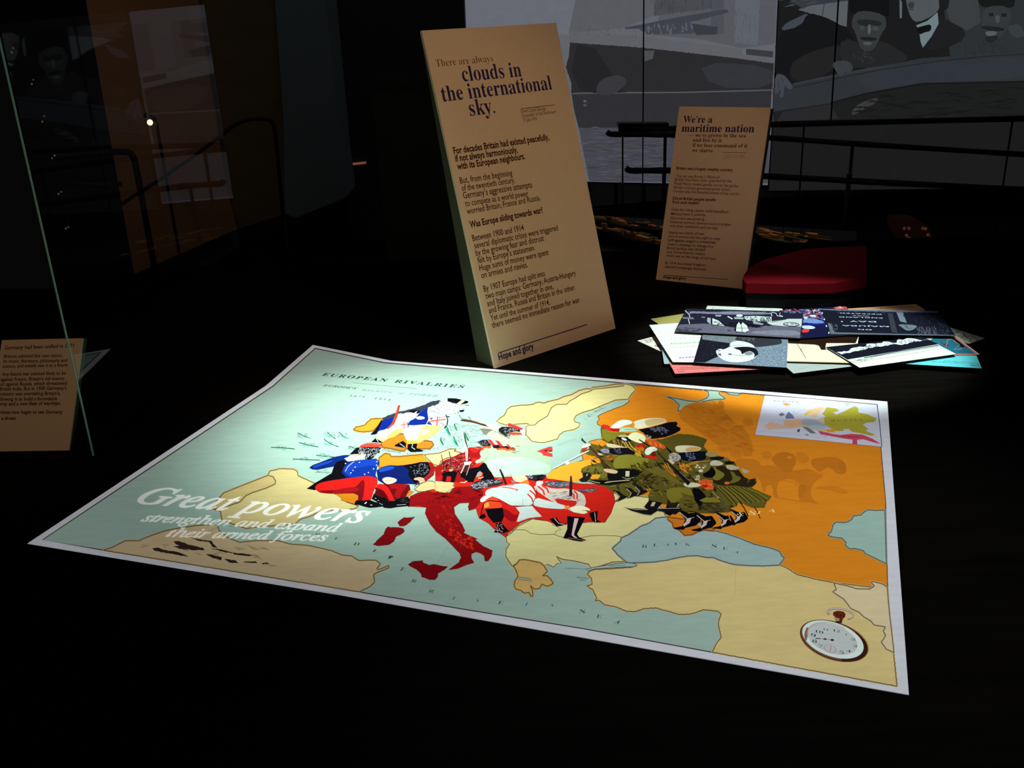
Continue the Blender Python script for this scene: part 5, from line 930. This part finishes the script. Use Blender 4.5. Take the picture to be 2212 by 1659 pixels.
p.line('1960,900 2100,850 2212,830 2400,800', 4, (150, 160, 158)); p.line('2212,830 2330,842', 3, (150, 160, 158)); p.build('printed_face', t)
t, p = card('turquoise card with small upside down blue writing at the front right', [K(1062, 800), K(1400, 690), K(2042, 706), K(2106, 862)], (104, 214, 224), mat('dark_teal_edge', (10, 40, 50), .7, .1))
p.text('1908', (2101 + 2065, 826), (2101 + 1968, 822), (20, 70, 96), 'sans', .8, .03); p.text('Britain triumphs in tug-of-war', (2101 + 2060, 808), (2101 + 1506, 778), (24, 90, 120), 'sans', .8, .02); p.text('at London Olympics', (2101 + 2030, 790), (2101 + 1660, 770), (24, 90, 120), 'sans', .8, .02); p.build('printed_face', t)
t, p = card('teal card with a dark emblem and red striped edge at the right of the pile', [K(1200, 470), K(1795, 478), K(2083, 696), K(1500, 712)], (36, 110, 130))
p.poly(KK('1770,478 1795,478 2083,696 2040,697'), (226, 200, 190)); p.line(KK('1775,480 2050,694'), 9, (190, 60, 50)); p.poly(KK('1500,712 1800,688 2040,684 2045,698 1800,704'), (206, 130, 130)); p.poly(KK('1380,480 1530,480 1520,510 1440,540'), (236, 216, 196), sm=1)
p.line(KK('1620,540 1660,580 1720,590 1690,610 1700,540 1640,600'), 12, (120, 40, 50)); p.poly(KK('1740,500 1790,505 1910,600 1880,625'), (30, 24, 40)); p.line(KK('1700,520 1790,500 1920,600 1850,630 1770,640 1840,580 1760,520'), 6, (206, 160, 150)); p.line(KK('1700,510 1680,600'), 6, (200, 140, 130)); p.build('printed_face', t)
t, p = card('cream card with a dark band and fine cracks in the middle of the pile', [J(1870, 500), J(2740, 460), J(2692, 800), J(1880, 779)], (240, 238, 200))
p.poly('1890,500 2740,465 2700,560 2350,560 2340,600 2345,640 2290,640 2260,590 2212,578 1893,562', (40, 26, 20)); p.poly('2100,480 2725,455 2700,480 2300,498 2100,500', (226, 190, 120)); p.line('1995,565 2040,630 2105,738', 6, (60, 44, 40)); p.line('1995,568 2060,650', 3, (90, 80, 60)); p.line('2040,640 2110,585', 3, (120, 120, 100)); p.line('1880,774 2650,797', 6, (190, 160, 90)); p.build('printed_face', t)
t, p = card('white poster card with green and purple upside down lettering at the left', [J(234, 343), J(780, 305), J(1000, 792), J(516, 786)], (226, 238, 228))
p.text('PAVILION.', (830, 545), (472, 562), (70, 180, 60), 'boldsans', .7); p.text('MEETING', (815, 592), (490, 608), (206, 120, 150), 'serif', .6, -.01, 1.2); p.text('DAY NEXT', (850, 487), (480, 500), (206, 110, 160), 'serif', .6, -.01, 1.3); p.text('WOMEN', (900, 705), (590, 730), (170, 40, 190), 'boldsans', .8); p.line('720,662 740,664', 4, (206, 120, 150)); p.line('620,678 740,684', 3, (200, 140, 160)); p.line('530,440 700,446', 2, (190, 200, 194)); p.hatch('700,452 830,455 830,470 700,465', 14, (180, 150, 170), 14, 3, 60, 60); p.build('printed_face', t)
t, p = card('black and white card with an upside down portrait of a man in a cap', [J(862, 450), J(1893, 498), J(1876, 852), J(762, 788)], (120, 138, 156))
p.poly('862,450 1290,470 1200,560 1190,600 1100,700 900,790 762,788', (28, 28, 40)); p.hatch('880,470 1260,480 1150,600 850,780', 50, (52, 54, 66), 30, 8, 0, 90); p.poly('862,452 1290,470 1240,540 1200,560 870,515', (120, 132, 140)); p.hatch('865,455 1280,470 1200,540 870,510', 90, (60, 62, 74), 18, 5, 0, 90)
p.poly('1300,470 1800,492 1830,560 1760,580 1600,600 1500,610 1440,560 1300,530 1250,520', (52, 54, 62), sm=1); p.hatch('1300,480 1500,490 1490,540 1320,520', 40, (130, 136, 140), 26, 5, 20, 30)
p.hatch('1560,620 1880,580 1870,840 1300,810', 260, (160, 180, 196), 22, 7, 0, 90); p.hatch('1560,620 1880,580 1870,840 1300,810', 200, (84, 98, 116), 20, 6, 0, 90)
p.poly('1195,600 1200,560 1250,535 1330,532 1440,560 1500,600 1460,625 1380,590 1300,580', (216, 230, 226), sm=1)
p.poly('1040,640 1090,625 1120,640 1200,600 1300,585 1380,590 1500,610 1530,690 1500,740 1400,780 1250,792 1130,770 1060,720 1030,670', (222, 238, 230), sm=1)
p.poly('1230,612 1400,600 1500,618 1535,660 1530,700 1480,740 1500,690 1440,650 1380,670 1340,700 1330,650 1270,630', (24, 24, 32), sm=1); p.poly('1360,690 1400,655 1470,665 1475,695 1420,712', (136, 140, 146), sm=1); p.poly('1160,690 1240,700 1330,706 1480,720 1350,712 1200,700', (40, 40, 48)); p.poly('1170,680 1230,690 1200,700', (40, 40, 50)); p.line('1040,640 1085,648 1060,670', 8, (60, 60, 70)); p.poly('1050,690 1090,680 1095,720', (90, 92, 104)); p.poly('1480,640 1535,660 1540,700 1510,700', (30, 30, 40), sm=1)
p.build('printed_face', t)
t, p = card('card with a dark photograph of a line of men and white ground, lower right', [K(244, 606), K(1392, 482), K(1802, 690), K(646, 852)], (232, 240, 224))
p.poly(KK('244,606 1392,482 1590,572 500,756'), (24, 26, 40)); p.poly(KK('370,670 520,650 540,625 600,610 640,600 720,600 730,570 900,560 930,540 1090,555 1100,520 1180,515 1220,500 1290,505 1360,520 1460,520 1300,545 1160,580 1080,570 950,590 820,605 700,640 560,665 430,695'), (220, 234, 228), rough=6); p.hatch(KK('500,620 1400,500 1420,530 560,670'), 90, (24, 26, 40), 36, 7, -30, 50)
p.poly(KK('500,756 1590,572 1600,590 530,772'), (214, 230, 224)); p.line(KK('700,735 1100,660 1590,585'), 9, (26, 28, 40)); p.line(KK('530,785 800,740 820,720 1600,600'), 4, (60, 62, 76)); p.line(KK('560,800 1650,620'), 3, (120, 126, 130)); p.hatch(KK('600,760 820,725 820,745 640,790'), 20, (50, 54, 70), 40, 4, -30, 40)
p.build('printed_face', t)
t, p = card('colourful card with a crowd in red and blue between the two dark photographs', [J(1790, 168), K(474, 118), K(640, 450), J(2030, 500)], (26, 26, 62))
p.hatch('1800,165 2320,150 2330,260 2050,280 1830,220', 90, (176, 60, 50), 60, 20, 5, 30); p.hatch('1800,165 2320,150 2330,330 2050,330', 90, (90, 120, 200), 60, 16, 5, 20); p.hatch('1840,170 2320,160 2300,230 1900,230', 24, (230, 230, 236), 34, 12, 0, 60); p.hatch('1800,165 2300,150 2300,240 1900,240', 20, (220, 190, 80), 20, 8, 0, 60)
p.poly('2070,270 2200,265 2320,300 2330,325 2080,320', (110, 140, 204), sm=1); p.poly('2150,220 2230,225 2230,250 2160,245', (206, 226, 234), sm=1); p.poly('2080,240 2130,245 2120,275 2080,270', (190, 210, 220), sm=1); p.poly('2060,345 2170,350 2230,375 2180,395 2060,385', (190, 214, 228), sm=1); p.poly('2058,400 2100,385 2150,395 2140,430 2060,435', (222, 60, 56), sm=1); p.poly('2065,330 2330,325 2340,345 2065,350', (30, 30, 120)); p.poly(KK('330,135 400,120 490,125 500,150 360,155'), (196, 80, 76)); p.hatch(KK('360,125 450,125 450,145 370,145'), 14, (226, 226, 236), 20, 6, 0, 60)
p.build('printed_face', t)
t, p = card('dark photograph card of a slate reading MAJUBA DAY, upside down, on top right', [K(174, 150), K(1582, 178), K(1795, 470), K(300, 452)], (26, 28, 42))
p.poly(KK('174,150 1582,178 1590,196 400,172 180,160'), (110, 118, 140)); p.poly(KK('265,320 300,330 345,430 1790,462 1795,472 300,452'), (96, 104, 118)); p.hatch(KK('270,320 380,330 390,430 320,440'), 50, (120, 130, 140), 20, 5, 60, 60); p.hatch(KK('400,168 1580,190 1590,215 400,180'), 60, (84, 92, 110), 40, 5, 0, 20)
for x, y in ((200, 200), (225, 275), (250, 355), (280, 437)): p.ell(x + 2101, y, 8, 12, (214, 226, 240), 0, 12)
W_ = (184, 202, 226)
p.text('DEFEATED.', (2101 + 906, 212), (2101 + 385, 195), W_, 'boldsans', .45); p.text('WAS', (2101 + 765, 235), (2101 + 565, 228), W_, 'boldsans', .3); p.text('ENGLAND', (2101 + 918, 256), (2101 + 398, 242), W_, 'boldsans', .45); p.text('DAY', (2101 + 842, 298), (2101 + 522, 290), W_, 'boldsans', .45); p.text('MAJUBA', (2101 + 992, 356), (2101 + 435, 344), W_, 'boldsans', .42); p.text('ON', (2101 + 790, 394), (2101 + 625, 390), W_, 'boldsans', .5); p.ell(2101 + 435, 302, 12, 7, W_, 0, 10)
p.poly(KK('980,200 1040,205 1100,440 1030,430'), (54, 58, 68)); p.poly(KK('1085,192 1165,192 1210,320 1130,300'), (112, 128, 146)); p.poly(KK('1100,340 1180,335 1320,345 1330,370 1270,410 1200,410 1150,370'), (108, 124, 134), sm=1); p.hatch(KK('1150,340 1300,345 1260,405 1180,400'), 16, (60, 68, 80), 36, 6, 20, 40); p.hatch(KK('1330,380 1560,370 1600,460 1350,460'), 60, (84, 92, 104), 50, 16, 70, 20); p.hatch(KK('1560,280 1700,360 1760,460 1620,460'), 50, (60, 72, 82), 30, 10, 60, 60); p.hatch(KK('1100,210 1560,210 1600,360 1300,330'), 30, (40, 44, 58), 60, 14, 40, 60)
p.build('printed_face', t)
t, p = card('black and white photograph card of an upside down motor car, on top left', [J(680, 146), J(2076, 186), J(2034, 500), J(538, 418)], (34, 34, 52))
p.poly('600,338 900,325 1100,350 1250,375 1500,380 1700,350 2050,360 2034,500 538,418', (98, 98, 116)); p.poly('538,418 580,370 900,380 800,430', (60, 60, 78), sm=1); p.poly('1420,420 1800,400 2040,420 2034,480 1500,450', (128, 128, 148), sm=1); p.hatch('600,345 2040,365 2034,490 560,415', 120, (112, 112, 130), 90, 8, 3, 6)
p.poly('700,178 980,190 1300,175 1700,200 1710,215 1300,222 1000,212 720,200', (124, 124, 146), sm=1); p.hatch('710,180 1700,190 1700,215 720,205', 60, (160, 160, 184), 50, 4, 0, 10)
p.line('662,168 710,215 722,250 702,280 718,330', 9, (206, 214, 224)); p.poly('625,250 760,252 770,275 640,268', (120, 120, 136)); p.poly('860,240 905,245 900,262 860,258', (110, 112, 128))
p.poly('988,262 1060,290 1135,355 990,335', (206, 220, 220)); p.poly('930,255 970,260 968,340 925,300', (160, 170, 180)); p.line('970,250 975,345 1060,350', 6, (30, 30, 40)); p.poly('1100,300 1300,310 1560,350 1530,365 1300,365 1130,350', (22, 22, 34))
p.poly('1020,222 1100,225 1085,245 1030,240', (150, 160, 170)); p.line('1170,240 1230,272', 14, (196, 206, 214)); p.ell(1312, 232, 40, 15, (214, 226, 230), 0, 18); p.poly('1370,238 1500,235 1695,245 1700,318 1620,300 1560,300 1400,285 1370,262', (200, 216, 214)); p.hatch('1380,240 1690,245 1690,310 1400,285', 60, (40, 40, 54), 40, 10, 0, 90); p.poly('1250,250 1360,255 1360,275 1250,270', (170, 186, 190))
p.poly('1240,400 1280,360 1400,360 1430,400 1400,435 1270,430', (24, 24, 34), sm=1); p.poly('1280,345 1305,308 1330,345 1350,312 1400,350 1425,410 1380,430 1270,420', (214, 228, 222)); p.line('1335,345 1345,425', 8, (60, 60, 70)); p.line('1280,380 1410,382', 5, (90, 90, 100)); p.poly('1470,290 1600,330 1590,345 1480,330', (150, 160, 166))
p.poly('1700,300 1900,270 2062,270 2052,362 1880,360 1700,345 1640,320', (196, 206, 206)); p.line('1700,310 1870,275', 6, (30, 30, 40)); p.ell(1932, 337, 98, 26, (30, 30, 40), 3, 26); p.ell(1932, 336, 84, 19, (190, 200, 200), 3, 24); p.hatch('1870,325 2000,325 2000,350 1870,350', 16, (40, 40, 50), 50, 5, 20, 60)
p.line('1690,200 1700,240', 10, (206, 214, 220)); p.line('1700,190 1750,205 1765,235 1800,240 1830,245', 8, (200, 210, 222)); p.line('1800,195 1790,225 1830,242', 8, (200, 210, 222)); p.hatch('1850,175 2060,190 2050,200 1850,195', 24, (110, 130, 190), 40, 12, 0, 60); p.hatch('1000,300 1260,300 1240,360 1040,340', 20, (48, 48, 62), 60, 10, 20, 40)
p.build('printed_face', t)
